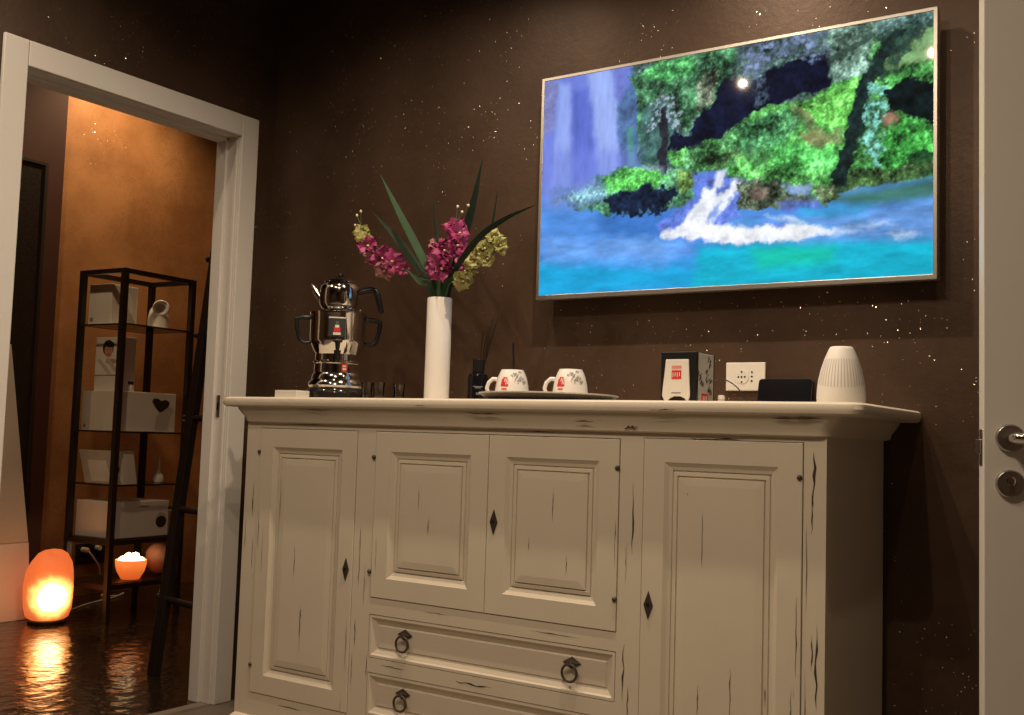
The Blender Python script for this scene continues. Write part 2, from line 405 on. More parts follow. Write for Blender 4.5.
# ------------------------------------------------------------------ sideboard
XL, XR, YF, ZT = .473, 2.319, -.50, 1.095
sb = thing('sideboard', 'large distressed cream sideboard with four panelled doors, under the television', 'sideboard', (1.396, -.26, 0))
def plan(levels, xl, xr, yf, yb, rc=.03, n=6):
    rings = []
    for z, of, os_ in levels:
        x0, x1, y0 = xl - os_, xr + os_, yf - of
        r = rc; ring = [(x1, yb, z), (x0, yb, z)]
        for i in range(n + 1):
            t = PI + PI / 2 * i / n
            ring.append((x0 + r + r * math.cos(t), y0 + r + r * math.sin(t), z))
        for i in range(n + 1):
            t = 1.5 * PI + PI / 2 * i / n
            ring.append((x1 - r + r * math.cos(t), y0 + r + r * math.sin(t), z))
        rings.append(ring)
    return rings
def spindle(bb, x, z0, z1, w, y, m=1, horiz=False):
    """one rubbed-through chip, a thin lens shape lying on the face"""
    n = 7; L = []; R = []
    for i in range(n + 1):
        t = i / n; ww = .55 * w * math.sin(PI * min(max(t, .02), .98)) * (.35 + .9 * random.random()); zz = z0 + (z1 - z0) * t
        jx = w * .5 * (random.random() - .5)
        L.append((x + jx - ww / 2, zz)); R.append((x + jx + ww / 2, zz))
    pts = L + R[::-1]
    bb.add([((b_, y, a_) if horiz else (a_, y, b_)) for a_, b_ in pts], [tuple(range(len(pts)))], m)

c = B()
c.box(XL, XR, -.484, -.02, .085, 1.03)
wpart(c, 'carcass', M_cream, sb, bevel=.002)
c = B()
Z0, Z1 = .085, 1.03
for x0, x1 in ((XL, .5345), (.9385, 1.0075), (1.8035, 1.8675), (2.2675, XR)): c.box(x0, x1, YF, -.483, Z0, Z1)
for x0, x1, z0, z1 in ((.5345, .9385, Z0, .186), (.5345, .9385, 1.0, Z1), (1.8675, 2.2675, Z0, .186), (1.8675, 2.2675, 1.005, Z1),
                       (1.0075, 1.8035, 1.001, Z1), (1.0075, 1.8035, .4785, .5245), (1.0075, 1.8035, .3155, .3555), (1.0075, 1.8035, Z0, .194)):
    c.box(x0, x1, YF, -.483, z0, z1)
y = YF - .0006
for x, z0, z1, w in ((.485, .62, .72, .006), (.512, .72, .83, .007), (.519, .55, .66, .004), (.962, .55, .72, .006), (.955, .38, .46, .007), (.948, .25, .36, .005),
                     (.984, .50, .62, .004), (1.842, .72, .90, .008), (1.826, .64, .74, .004), (1.825, .36, .50, .009), (1.838, .30, .40, .006), (2.291, .86, .985, .011), (2.287, .80, .9, .006),
                     (2.300, .42, .60, .010), (2.290, .5, .58, .006), (2.276, .62, .82, .004), (2.276, .30, .5, .004), (1.016 - .012, .30, .36, .006)):
    spindle(c, x, z0, z1, w, y)
for z, x0, x1, w in ((1.006, 1.99, 2.12, .009), (.498, 1.55, 1.70, .004), (.506, 1.20, 1.30, .003), (.334, 1.32, 1.44, .010), (.340, 1.05, 1.15, .005), (1.014, .66, .80, .004), (.165, .66, .76, .006), (1.012, 1.5, 1.64, .003)):
    spindle(c, z, x0, x1, w, y, horiz=True)
wpart(c, 'face_frame', [M_cream, M_wear], sb)
b = B(); b.loft(plan([(1.016, .0, .0), (1.020, .012, .012), (1.032, .015, .015), (1.046, .024, .026), (1.058, .030, .034), (1.064, .032, .036),
                      (1.0645, .036, .078), (1.069, .043, .086), (1.079, .046, .089), (1.090, .043, .087), (1.095, .035, .079)], XL, XR, YF, 0), 0)
for z, x0, x1, w, yy in ((1.0555, 1.34, 1.48, .010, -.5335), (1.041, 1.68, 1.74, .006, -.526), (1.056, 2.2, 2.32, .011, -.5335), (1.057, .72, .86, .006, -.5335), (1.072, 1.9, 1.98, .005, -.5475), (1.075, 1.18, 1.22, .004, -.548), (1.028, 1.82, 1.86, .012, -.5165)):
    spindle(b, z, x0, x1, w, yy, horiz=True)
wpart(b, 'countertop', [M_creamx, M_wear], sb, autos=35)
b = B(); b.loft(plan([(0, .030, .030), (.085, .030, .030), (.098, .026, .026), (.105, .014, .014), (.112, .008, .008), (.118, .0, .0)], XL, XR, YF, -.02, .012), 0)
wpart(b, 'plinth', M_creamx, sb, autos=35)

def R(x0, x1, z0, z1, i, yy): return (x0 + i, x1 - i, z0 + i, z1 - i, yy)
def door_front(x0, x1, z0, z1, marks=()):
    bb = B()
    bb.nested([R(x0, x1, z0, z1, 0, -.4835), R(x0, x1, z0, z1, 0, -.5015), R(x0, x1, z0, z1, .0015, -.5025), R(x0, x1, z0, z1, .056, -.5025), R(x0, x1, z0, z1, .058, -.5010),
               R(x0, x1, z0, z1, .066, -.4960), R(x0, x1, z0, z1, .074, -.4940), R(x0, x1, z0, z1, .0755, -.4905), R(x0, x1, z0, z1, .077, -.4905), R(x0, x1, z0, z1, .0785, -.4945), R(x0, x1, z0, z1, .087, -.4955), R(x0, x1, z0, z1, .0885, -.4915), R(x0, x1, z0, z1, .090, -.4915), R(x0, x1, z0, z1, .0915, -.4965), R(x0, x1, z0, z1, .11, -.4980)])
    for x, a0, a1, w, dep in marks: spindle(bb, x, a0, a1, w, dep)
    return bb
def escutcheon(x, z):
    bb = B(); w, h = .0125, .034
    bb.add([(x - w, -.5030, z), (x, -.5030, z + h), (x + w, -.5030, z), (x, -.5030, z - h), (x - w, -.5045, z), (x, -.5045, z + h), (x + w, -.5045, z), (x, -.5045, z - h), (x, -.508, z)],
           [(0, 1, 5, 4), (1, 2, 6, 5), (2, 3, 7, 6), (3, 0, 4, 7), (4, 5, 8), (5, 6, 8), (6, 7, 8), (7, 4, 8)])
    bb.lathe([(.004, 0), (.004, .003)], (0, 0, 0), 12, 1, Matrix.Translation((x, -.5062, z + .002)) @ RX)
    return bb
def pin(x, z):
    bb = B(); bb.ell((x, -.5025, z), (.0065, .0065, .0065)); bb.tube([(x, -.498, z), (x, -.503, z)], .004); return bb
DO = [(.5365, .9365, .188, .998, (.913, .595), ((.529 + .004, .925), (.533 + .004, .27)), ((.70, .55, .66, .004, -.4986), (.735, .33, .47, .005, -.4986), (.735, .43, .46, .010, -.4986), (.545, .62, .75, .004, -.5031), (.565, .55, .70, .003, -.5031), (.925, .3, .45, .004, -.5031), (.63, .72, .82, .003, -.4986))),
      (1.0095, 1.4055, .5265, .999, None, ((1.003, .925), (1.003, .598)), ((1.17, .78, .85, .003, -.4986), (1.025, .6, .7, .003, -.5031))),
      (1.4075, 1.8015, .5265, .999, (1.430, .768), ((1.797, .927), (1.797, .605)), ((1.61, .78, .86, .004, -.4986), (1.655, .65, .70, .004, -.4986), (1.54, .70, .74, .003, -.4986), (1.795, .68, .80, .004, -.5031))),
      (1.8695, 2.2655, .188, 1.003, (1.890, .601), ((2.259, .925), (2.259, .27)), ((2.025, .70, .83, .004, -.4986), (2.10, .36, .48, .005, -.4986), (2.02, .36, .43, .004, -.4986), (2.255, .48, .66, .004, -.5031), (2.245, .35, .46, .005, -.5031), (1.985, .87, .875, .004, -.4986)))]
for x0, x1, z0, z1, key, pins, marks in DO:
    d = wpart(door_front(x0, x1, z0, z1, marks), 'door', [M_cream, M_wear], sb, recalc=False)
    if key: escutcheon(*key).build('escutcheon', [M_iron, M_black], d)
    for p in pins: pin(*p).build('hinge_pin', M_iron, d)
def ring_pull(x, z, yy):
    bb = B(); w, h = .026, .015
    zc = z + .022
    bb.add([(x - w, yy, zc), (x, yy, zc + h), (x + w, yy, zc), (x, yy, zc - h), (x - w, yy - .003, zc), (x, yy - .003, zc + h), (x + w, yy - .003, zc), (x, yy - .003, zc - h), (x, yy - .009, zc)],
           [(0, 1, 5, 4), (1, 2, 6, 5), (2, 3, 7, 6), (3, 0, 4, 7), (4, 5, 8), (5, 6, 8), (6, 7, 8), (7, 4, 8)])
    bb.tube([(x, yy - .002, zc), (x, yy - .016, zc)], .004)
    rg = B(); rg.torus((x, yy - .014, z - .002), .0215, .0034, 'y', 30, 8, 0, None)
    return bb, rg
for x0, x1, z0, z1 in ((1.0095, 1.8015, .3575, .4765), (1.0095, 1.8015, .196, .3135)):
    bb = B()
    bb.nested([R(x0, x1, z0, z1, 0, -.4835), R(x0, x1, z0, z1, 0, -.4995), R(x0, x1, z0, z1, .007, -.4995), R(x0, x1, z0, z1, .011, -.4955), R(x0, x1, z0, z1, .026, -.4885), R(x0, x1, z0, z1, .030, -.4915)])
    d = wpart(bb, 'drawer', [M_creamx, M_wear], sb, recalc=False)
    for x in (1.135, 1.676):
        p, rg = ring_pull(x, (z0 + z1) / 2 - .006, -.4915)
        po = p.build('ring_pull', M_iron, d); rg.build('ring', M_iron, po)
# ------------------------------------------------------------------ television
tv = thing('television', 'large flat television on the wall showing a waterfall and turquoise river', 'television', (1.865, -.06, 1.425))
TX0, TX1, TZ0, TZ1 = 1.269, 2.461, 1.425, 2.130
b = B()
def frame_rects(x0, x1, z0, z1, bx, bz0, bz1, yf, yb):
    o = [(x0, z0), (x1, z0), (x1, z1), (x0, z1)]; i = [(x0 + bx, z0 + bz0), (x1 - bx, z0 + bz0), (x1 - bx, z1 - bz1), (x0 + bx, z1 - bz1)]
    vs = [(x, yf, z) for x, z in o] + [(x, yf, z) for x, z in i] + [(x, yb, z) for x, z in o] + [(x, yb, z) for x, z in i]
    fs = []
    for k in range(4):
        n = (k + 1) % 4
        fs += [(k, n, 4 + n, 4 + k), (8 + k, 12 + k, 12 + n, 8 + n), (k, 8 + k, 8 + n, n), (4 + k, 4 + n, 12 + n, 12 + k)]
    return vs, fs
b.add(*frame_rects(TX0, TX1, TZ0, TZ1, .0105, .0135, .0105, -.075, -.045))
wpart(b, 'bezel', M_silver, tv, bevel=.0015)
b = B(); b.box(TX0 + .004, TX1 - .004, -.066, -.040, TZ0 + .004, TZ1 - .004); b.box(TX0 + .18, TX1 - .18, -.042, -.026, TZ0 + .05, TZ1 - .22)
wpart(b, 'housing', M_black, tv, bevel=.004)
b = B(); b.box(1.665, 2.065, -.027, 0, 1.58, 1.86); wpart(b, 'wall_bracket', M_steel, tv, bevel=.002)

PICTURE = [
 ([(211,1045),(1013,1041),(1015,276),(221,409)],(78,112,105),1,1,0.55,1,1),
 ([(-53,1123),(260,1030),(287,753),(321,326),(-36,310)],(108,128,232),12,2,0.05,2,1),
 ([(-15,996),(45,989),(37,765),(-10,730)],(135,135,190),8,2,0.2,1,0.7),
 ([(45,976),(82,970),(95,475),(30,487)],(142,168,252),11,1,0.05,2,1),
 ([(87,932),(132,929),(166,507),(94,499)],(84,104,216),10,1,0.08,2,0.8),
 ([(125,1014),(200,1011),(231,856),(231,487),(170,499),(152,831)],(150,176,253),11,2,0.06,2,1),
 ([(202,1020),(243,1017),(246,825),(223,859)],(108,122,218),8,2,0.1,1,1),
 ([(224,814),(267,961),(290,977),(291,476),(239,531)],(76,112,165),9,2,0.25,1,1),
 ([(251,716),(268,722),(282,540),(256,554)],(80,165,150),5,1,0.15,1,0.8),
 ([(261,949),(340,989),(553,1013),(524,867),(483,767),(436,727),(427,659),(399,700),(379,556),(290,538),(275,800)],(68,130,85),2,4,0.65,1,1),
 ([(287,789),(348,827),(393,728),(379,547),(290,547)],(62,100,105),5,4,0.5,1,0.8),
 ([(284,970),(449,1001),(423,904),(313,908)],(80,190,95),5,4,0.5,1,0.8),
 ([(445,889),(493,911),(483,775),(446,750)],(140,150,125),4,3,0.45,1,0.8),
 ([(483,767),(508,880),(568,821),(630,880),(773,921),(780,772),(679,742),(631,721),(571,677),(532,618),(469,581),(367,602),(378,678),(427,650),(442,712)],(15,20,46),3,4,0.5,1,1),
 ([(543,1015),(777,1017),(778,895),(731,876),(690,937),(630,914),(610,823),(575,845)],(82,98,125),6,6,0.75,0.8,1),
 ([(585,817),(619,883),(625,756),(596,714)],(60,80,95),4,4,0.9,0.7,0.7),
 ([(763,1005),(876,1008),(868,859),(846,771),(778,765)],(108,148,128),7,4,0.35,0.8,1),
 ([(367,593),(454,597),(469,624),(510,627),(544,658),(571,694),(630,730),(703,724),(773,774),(842,789),(897,812),(1014,848),(1014,345),(910,365),(821,356),(753,332),(682,397),(634,418),(584,431),(520,469),(455,490),(379,529)],(78,165,72),2,3,0.55,0.8,1),
 ([(427,599),(510,624),(544,658),(563,560),(538,490),(402,509)],(70,135,80),4,3,0.5,0.8,0.7),
 ([(703,719),(831,783),(846,659),(809,588),(739,637)],(95,190,70),5,3,0.35,0.8,0.8),
 ([(546,666),(679,709),(704,637),(657,541),(558,562)],(78,165,105),5,3,0.5,0.8,0.7),
 ([(690,715),(713,705),(732,631),(802,582),(797,543),(733,541),(705,572),(723,609),(699,663)],(150,128,88),7,5,0.35,1,0.7),
 ([(886,831),(1013,964),(1014,809),(899,749)],(120,168,105),8,4,0.25,0.8,1),
 ([(886,799),(1014,817),(1014,702),(895,718)],(85,190,85),3,3,0.4,0.7,1),
 ([(888,728),(940,744),(1014,718),(1014,541),(962,593),(895,640)],(14,26,28),4,6,0.6,1,1),
 ([(887,638),(906,644),(928,597),(910,565),(887,594)],(150,112,88),4,3,0.3,1,1),
 ([(861,499),(915,588),(956,594),(1014,527),(1014,413),(930,398),(861,412)],(72,205,76),9,4,0.4,0.8,0.85),
 ([(941,462),(983,472),(1014,450),(1014,406),(941,412)],(30,70,40),3,3,0.6,0.8,0.8),
 ([(628,547),(693,566),(793,512),(785,443),(706,441),(638,463)],(78,195,85),10,4,0.4,0.8,0.8),
 ([(855,420),(1014,428),(1014,375),(821,348),(757,335),(794,401)],(70,105,55),3,3,0.6,0.8,0.9),
 ([(886,958),(1006,998),(1013,955),(961,895),(914,808),(864,758),(846,843)],(36,62,50),5,8,0.8,0.8,1),
 ([(868,932),(903,912),(886,839),(859,855)],(90,170,90),3,3,0.6,0.8,0.8),
 ([(759,876),(868,964),(872,942),(768,856)],(50,75,65),2,2,0.3,1,0.8),
 ([(842,789),(893,743),(891,569),(879,409),(861,428),(842,621)],(92,160,145),4,6,0.75,0.7,1),
 ([(771,357),(812,362),(836,503),(856,649),(864,814),(842,780),(820,674),(804,510)],(24,44,42),2.5,4,0.5,0.8,1),
 ([(303,803),(348,862),(397,796),(394,658),(355,737),(316,693)],(150,160,185),3,6,1.2,0.5,0.5),
 ([(346,792),(362,789),(367,479),(344,484)],(44,46,56),2,3,0.4,1,1),
 ([(-40,490),(117,407),(207,357),(430,339),(450,490),(520,476),(560,331),(683,303),(765,326),(866,353),(1024,369),(1025,-42),(-29,-27)],(72,142,238),4,1,0.12,1.5,1),
 ([(753,320),(1024,366),(1024,291),(844,282)],(62,122,112),14,1,0.15,1.5,1),
 ([(178,362),(436,334),(365,203),(179,270)],(48,115,208),16,2,0.15,1.5,0.8),
 ([(-17,157),(459,105),(512,4),(-14,-29)],(14,168,232),22,2,0.1,1.5,1),
 ([(12,275),(433,160),(352,99),(15,154)],(100,162,246),18,3,0.16,1.5,0.8),
 ([(458,173),(1025,141),(1025,-32),(434,-20)],(8,182,216),16,2,0.14,1.5,1),
 ([(587,141),(782,138),(782,70),(612,64)],(10,208,165),20,2,0.1,1.5,0.8),
 ([(707,307),(866,278),(845,219),(707,247)],(36,160,218),14,2,0.15,1.5,0.8),
 ([(548,245),(821,254),(1024,282),(1025,133),(561,177)],(100,158,238),16,2,0.2,1.5,0.9),
 ([(17,469),(146,512),(233,541),(333,509),(428,521),(451,434),(430,365),(349,339),(207,351),(75,400)],(80,150,100),4,5,0.5,0.8,1),
 ([(17,479),(169,525),(194,413),(87,384),(25,413)],(112,148,224),16,3,0.1,1,0.85),
 ([(194,431),(263,454),(334,451),(397,404),(360,337),(213,351)],(20,34,62),6,8,0.6,0.8,1),
 ([(152,519),(248,543),(330,513),(325,462),(206,447)],(82,200,78),4,2,0.3,0.8,0.9),
 ([(391,501),(431,503),(440,423),(403,395)],(112,150,62),3,3,0.4,0.8,0.8),
 ([(210,541),(361,534),(358,507),(234,527)],(180,208,250),6,1,0.2,1,0.5),
 ([(433,485),(512,487),(534,448),(571,434),(555,332),(573,242),(684,242),(707,182),(561,173),(432,203),(345,230),(339,284),(390,328),(443,379)],(92,122,228),7,3,0.3,1,1),
 ([(502,481),(522,485),(518,418),(493,406)],(225,232,252),5,2,0.1,1,1),
 ([(544,447),(569,434),(519,325),(489,270),(548,236),(707,230),(795,195),(707,166),(549,166),(445,204),(350,222),(350,242),(404,266),(441,345),(472,392),(509,378)],(236,241,253),5,3,0.14,1,1),
 ([(463,410),(500,413),(496,359),(462,351)],(240,243,253),5,4,0.1,1,1),
 ([(488,338),(514,351),(499,294),(479,272)],(110,145,230),6,3,0.1,1,0.8),
 ([(550,295),(611,253),(574,217),(525,248)],(70,150,220),8,2,0.1,1,0.6),
 ([(623,272),(695,264),(719,233),(707,223),(673,248)],(200,226,252),6,2,0.2,1,0.8),
 ([(743,194),(822,203),(849,179),(788,172)],(205,222,250),8,3,0.2,1.5,0.7),
 ([(822,214),(899,219),(921,200),(862,197)],(200,220,250),7,3,0.2,1.5,0.6),
 ([(899,164),(957,176),(977,158),(931,145)],(210,226,250),7,3,0.2,1.5,0.7),
 ([(553,437),(638,422),(671,359),(749,325),(688,303),(630,291),(585,294),(555,332)],(78,95,70),4,5,0.7,0.8,1),
 ([(589,406),(629,394),(624,350),(589,360)],(145,115,105),6,3,0.4,0.8,0.8),
 ([(672,391),(734,388),(734,351),(683,348)],(135,162,226),5,2,0.2,1,0.8),
 ([(648,329),(749,325),(758,295),(664,286)],(95,115,212),7,3,0.4,1,0.85),
 ([(734,372),(794,376),(803,320),(762,303)],(85,110,70),2,3,0.6,0.8,1),
 ([(-45,689),(290,619),(290,521),(176,460),(-39,394)],(112,132,234),22,3,0.06,2,0.55),
 ([(860,759),(863,830),(894,924),(929,959),(942,948),(908,887),(877,755)],(26,44,40),3,4,0.5,0.8,1),
 ([(176,515),(248,538),(333,513),(369,479),(319,453),(212,446)],(88,205,80),6,4,0.35,0.8,0.9),
 ([(43,447),(176,488),(206,447),(102,409)],(112,172,170),8,4,0.3,0.8,0.7),
 ([(547,565),(607,585),(633,504),(583,481)],(45,85,55),8,6,0.5,0.8,0.6),
 ([(460,549),(545,565),(563,519),(494,499)],(95,140,70),7,6,0.5,0.8,0.6),
 ([(663,672),(704,687),(723,616),(680,602)],(50,95,55),8,6,0.5,0.8,0.55),
 ([(431,279),(535,247),(707,214),(754,197),(611,188),(458,216)],(250,252,255),6,3,0.1,1,0.8),
 ([(180,235),(323,225),(433,176),(296,167)],(120,178,250),10,3,0.2,1.5,0.5),
 ([(49,149),(296,141),(460,80),(241,85)],(60,150,240),10,3,0.2,1.5,0.5),
]

def fbm(u, v, s, octv, seed):
    rng = np.random.default_rng(seed); out = np.zeros_like(u); amp = 1.0; tot = 0
    for o in range(octv):
        g = rng.random((int(s * 2) + 4, int(s * 2) + 4)) if s * 2 < 900 else rng.random((900, 900))
        x = u * s; yv = v * s; xi = np.floor(x).astype(int); yi = np.floor(yv).astype(int)
        fx = x - xi; fy = yv - yi; fx = fx * fx * (3 - 2 * fx); fy = fy * fy * (3 - 2 * fy)
        n, k = g.shape; a = lambda i, j: g[i % n, j % k]
        out += amp * ((a(xi, yi) * (1 - fx) + a(xi + 1, yi) * fx) * (1 - fy) + (a(xi, yi + 1) * (1 - fx) + a(xi + 1, yi + 1) * fx) * fy)
        tot += amp; amp *= .62; s *= 2.05
    return out / tot
def paint(nx, ny):
    U, V = np.meshgrid(np.linspace(0, 1, nx), np.linspace(0, 1, ny)); A = 1.1675 / .679
    u = U.ravel(); v = V.ravel(); X = u * A * 1000.0 ; Yv = v * 1000.0
    img = np.zeros((u.size, 3)) + np.array([78, 110, 120])
    e1 = (fbm(u * A, v, 24, 4, 3) - .5); e2 = (fbm(u * A, v, 24, 4, 4) - .5)
    tex = {.5: fbm(u * A, v, 75, 3, 11), .7: fbm(u * A, v, 55, 4, 12), .8: fbm(u * A, v, 42, 4, 13), 1: fbm(u * A, v, 30, 5, 14), 1.5: fbm(u * A, v * 3.2, 9, 5, 15), 2: fbm(u * A * 2.5, v * .6, 14, 3, 16)}
    leaf = fbm(u * A, v, 62, 3, 31) * .6 + fbm(u * A, v, 120, 2, 32) * .4
    big = fbm(u * A, v, 11, 2, 41) - .5
    K = 2.45                                   # picture units (1/1000 of the height) per stroke unit
    for poly, col, soft, ed, tx, sc, al in PICTURE:
        P = [(p[0] * A, p[1]) for p in poly]
        ex = X + e1 * ed * K * 6; ey = Yv + e2 * ed * K * 6
        inside = np.zeros(u.size, bool); dist = np.full(u.size, 1e9)
        for i in range(len(P)):
            x0, y0 = P[i]; x1, y1 = P[(i + 1) % len(P)]
            dx, dy = x1 - x0, y1 - y0
            t = np.clip(((ex - x0) * dx + (ey - y0) * dy) / (dx * dx + dy * dy + 1e-9), 0, 1)
            dist = np.minimum(dist, (ex - x0 - t * dx) ** 2 + (ey - y0 - t * dy) ** 2)
            if y0 != y1:
                inside ^= ((y0 > ey) != (y1 > ey)) & (ex < (x1 - x0) * (ey - y0) / (y1 - y0) + x0)
        d = np.sqrt(dist) * np.where(inside, 1, -1) / K
        a = np.clip(d / (soft * 1.7) + .5, 0, 1); a = a * a * (3 - 2 * a) * al
        tn = (tex[sc] - .5) * 2
        if tx > .7: a = a * np.clip(.75 + tn * 1.6, 0, 1)
        cc = np.array(col, float); cc = cc * .86 + cc.mean() * .14
        shade = np.clip(1 + tn * tx * 1.55, .15, 1.9)
        if .3 <= tx <= .7 and col[1] > col[0] and col[1] >= col[2] and col[1] > 85:      # foliage: dark gaps and pale tips
            f2 = (leaf - .5) * 2
            shade = np.clip(.93 + tn * tx * .9 + f2 * .75 + big * 1.3, .22, 1.7)
            c = cc[None, :] * shade[:, None] + np.array([52, 40, 50])[None, :] * np.clip(f2 * 1.6 - .2 + big, 0, 1)[:, None]
        else:
            c = cc[None, :] * shade[:, None]
        img = img * (1 - a[:, None]) + c * a[:, None]
    return np.clip(img, 0, 255) / 255.0
NX, NY = 520, 300
img = paint(NX, NY)
lin = np.where(img <= .04045, img / 12.92, ((img + .055) / 1.055) ** 2.4)
sx0, sx1, sz0, sz1 = TX0 + .0095, TX1 - .0095, TZ0 + .0125, TZ1 - .0095
gx, gz = np.meshgrid(np.linspace(sx0, sx1, NX), np.linspace(sz0, sz1, NY))
co = np.stack([gx.ravel() - 1.865, np.full(gx.size, -.0725 + .06), gz.ravel() - 1.425], 1)
idx = np.arange(NX * NY).reshape(NY, NX)
q = np.stack([idx[:-1, :-1], idx[:-1, 1:], idx[1:, 1:], idx[1:, :-1]], -1).reshape(-1, 4)
me = bpy.data.meshes.new('screen')
me.vertices.add(NX * NY); me.vertices.foreach_set('co', co.ravel())
me.loops.add(q.size); me.loops.foreach_set('vertex_index', q.ravel())
me.polygons.add(len(q)); me.polygons.foreach_set('loop_start', np.arange(0, q.size, 4))
at = me.color_attributes.new('picture', 'FLOAT_COLOR', 'POINT')
at.data.foreach_set('color', np.concatenate([lin, np.ones((len(lin), 1))], 1).ravel())
me.update(calc_edges=True); me.validate()
m, nt, pb, out = new_mat('lit_screen')
ca = node(nt, 'ShaderNodeVertexColor', layer_name='picture')
nt.links.new(ca.outputs['Color'], pb.inputs['Emission Color']); pb.inputs['Emission Strength'].default_value = 1.0
pb.inputs['Base Color'].default_value = (.004, .004, .005, 1); pb.inputs['Roughness'].default_value = .05; pb.inputs['Specular IOR Level'].default_value = .10
me.materials.append(m)
so = bpy.data.objects.new('screen', me); COL.objects.link(so); so.parent = tv
# ------------------------------------------------------------------ on the sideboard
def patch(bb, rfun, t0, t1, z0, z1, off=.0006, n=6, k=3, m=0, flip=0):
    """print wrapped on a body of revolution; angle 0 looks along local -y"""
    vs = []; fs = []
    for j in range(k + 1):
        z = z0 + (z1 - z0) * j / k; r = rfun(z) + off
        for i in range(n + 1):
            t = t0 + (t1 - t0) * i / n + flip * (j / k)
            vs.append((r * math.sin(t), -r * math.cos(t), z))
    for j in range(k):
        for i in range(n):
            fs.append((j * (n + 1) + i, j * (n + 1) + i + 1, (j + 1) * (n + 1) + i + 1, (j + 1) * (n + 1) + i))
    bb.add(vs, fs, m, True)
def interp(prof):
    def f(z):
        for (r0, z0), (r1, z1) in zip(prof, prof[1:]):
            if z0 <= z <= z1 and z1 > z0: return r0 + (r1 - r0) * (z - z0) / (z1 - z0)
        return prof[-1][0]
    return f

# samovar and the teapot on top of it
sx, sy = .636, -.28
sam = thing('samovar', 'polished steel samovar with black handles and a dark label at left on the sideboard', 'samovar', (sx, sy, ZT), face_cam(sx, sy))
b = B(); b.lathe([(.094, 0), (.100, .004), (.100, .022), (.096, .034), (.088, .040)], seg=44); b.build('foot', mat('dark_polished_base', (.05, .042, .036, 1), .12, .6), sam)
pb_ = [(.088, .040), (.092, .048), (.090, .058), (.082, .068), (.080, .082), (.0745, .090), (.0735, .118), (.0775, .121), (.0775, .126), (.0725, .129), (.0715, .150), (.076, .156), (.0895, .186), (.0915, .190),
       (.0925, .196), (.0925, .276), (.0945, .280), (.0945, .286), (.088, .290), (.060, .292), (.0001, .292)]
b = B(); b.lathe(pb_, seg=56, caps=(True, True)); b.build('urn', M_chrome, sam, autos=30)
for s in (-1, 1):
    b = B(); b.tube([(s * .090, 0, .268), (s * .112, 0, .270), (s * .136, 0, .264), (s * .134, 0, .235), (s * .124, 0, .196), (s * .108, 0, .184), (s * .088, 0, .188)], [.0075, .0085, .009, .0075, .007, .0075, .007], 12)
    b.build('handle', M_black, sam)
b = B(); b.tube([(0, -.072, .146), (0, -.105, .146)], .009, 14); b.tube([(0, -.104, .158), (0, -.104, .122)], [.0115, .008], 14); b.tube([(0, -.104, .156), (0, -.106, .186)], [.006, .009], 12); b.ell((0, -.106, .188), (.016, .006, .007))
b.build('tap', M_black, sam)
rc = lambda z: .0925
b = B(); patch(b, rc, -.34, .25, .203, .262, .0006, 10, 2, 0); patch(b, rc, -.34, .25, .262, .266, .0006, 10, 1, 1); patch(b, rc, -.17, .09, .208, .216, .0012, 6, 1, 1); patch(b, rc, -.15, .07, .217, .232, .0012, 6, 1, 2)
patch(b, rc, -.11, .03, .232, .240, .0012, 4, 1, 1); patch(b, rc, -.09, .01, .241, .252, .0012, 4, 1, 3)
b.build('label', [M_ink, M_paper, M_red, M_stemg], sam, recalc=False)
b = B(); rl = lambda z: .0735; patch(b, rl, .22, .46, .092, .117, .0012, 5, 1, 0); patch(b, rl, .26, .42, .098, .104, .0018, 4, 1, 1); patch(b, rl, .26, .42, .108, .112, .0018, 4, 1, 1)
b.build('warning_label', [M_red, M_paper], sam, recalc=False)

tp = thing('teapot', 'small polished steel teapot with black handle standing on the samovar', 'teapot', (sx, sy, ZT + .2925), face_cam(sx, sy))
b = B(); b.lathe([(.050, 0), (.054, .004), (.060, .010), (.0655, .022), (.067, .045), (.0665, .068), (.063, .082), (.056, .090), (.049, .094)], seg=48); b.build('body', M_chrome, tp, autos=30)
lid = B(); lid.lathe([(.052, .0935), (.052, .097), (.046, .102), (.030, .108), (.010, .111), (.0001, .1112)], seg=40); lo = lid.build('lid', M_chrome, tp, autos=30)
b = B(); b.tube([(0, 0, .110), (0, 0, .116)], .005, 12); b.ell((0, 0, .121), (.010, .010, .008)); b.build('knob', M_black, lo)
b = B(); b.tube([(-.056, 0, .040), (-.070, 0, .052), (-.080, 0, .068), (-.088, 0, .080), (-.096, 0, .087)], [.016, .013, .010, .0075, .006], 14); b.build('spout', M_chrome, tp)
b = B(); b.tube([(.060, 0, .066), (.078, 0, .072), (.100, 0, .078), (.116, 0, .076), (.124, 0, .060), (.130, 0, .036), (.137, 0, .010), (.142, 0, .002)], [.008, .010, .0105, .011, .011, .0105, .009, .006], 12); b.build('handle', M_black, tp)

b = B(); b.box(-.046, .046, -.03, .03, 0, .026); b.box(-.0465, .0465, -.0305, .0305, .018, .0185, 1)
tag(b.build('paper_box', [M_paper, M_paper2], None, (.580, -.42, ZT), bevel=.0015), 'flat white card box at left end of the sideboard, left of the samovar', 'box')

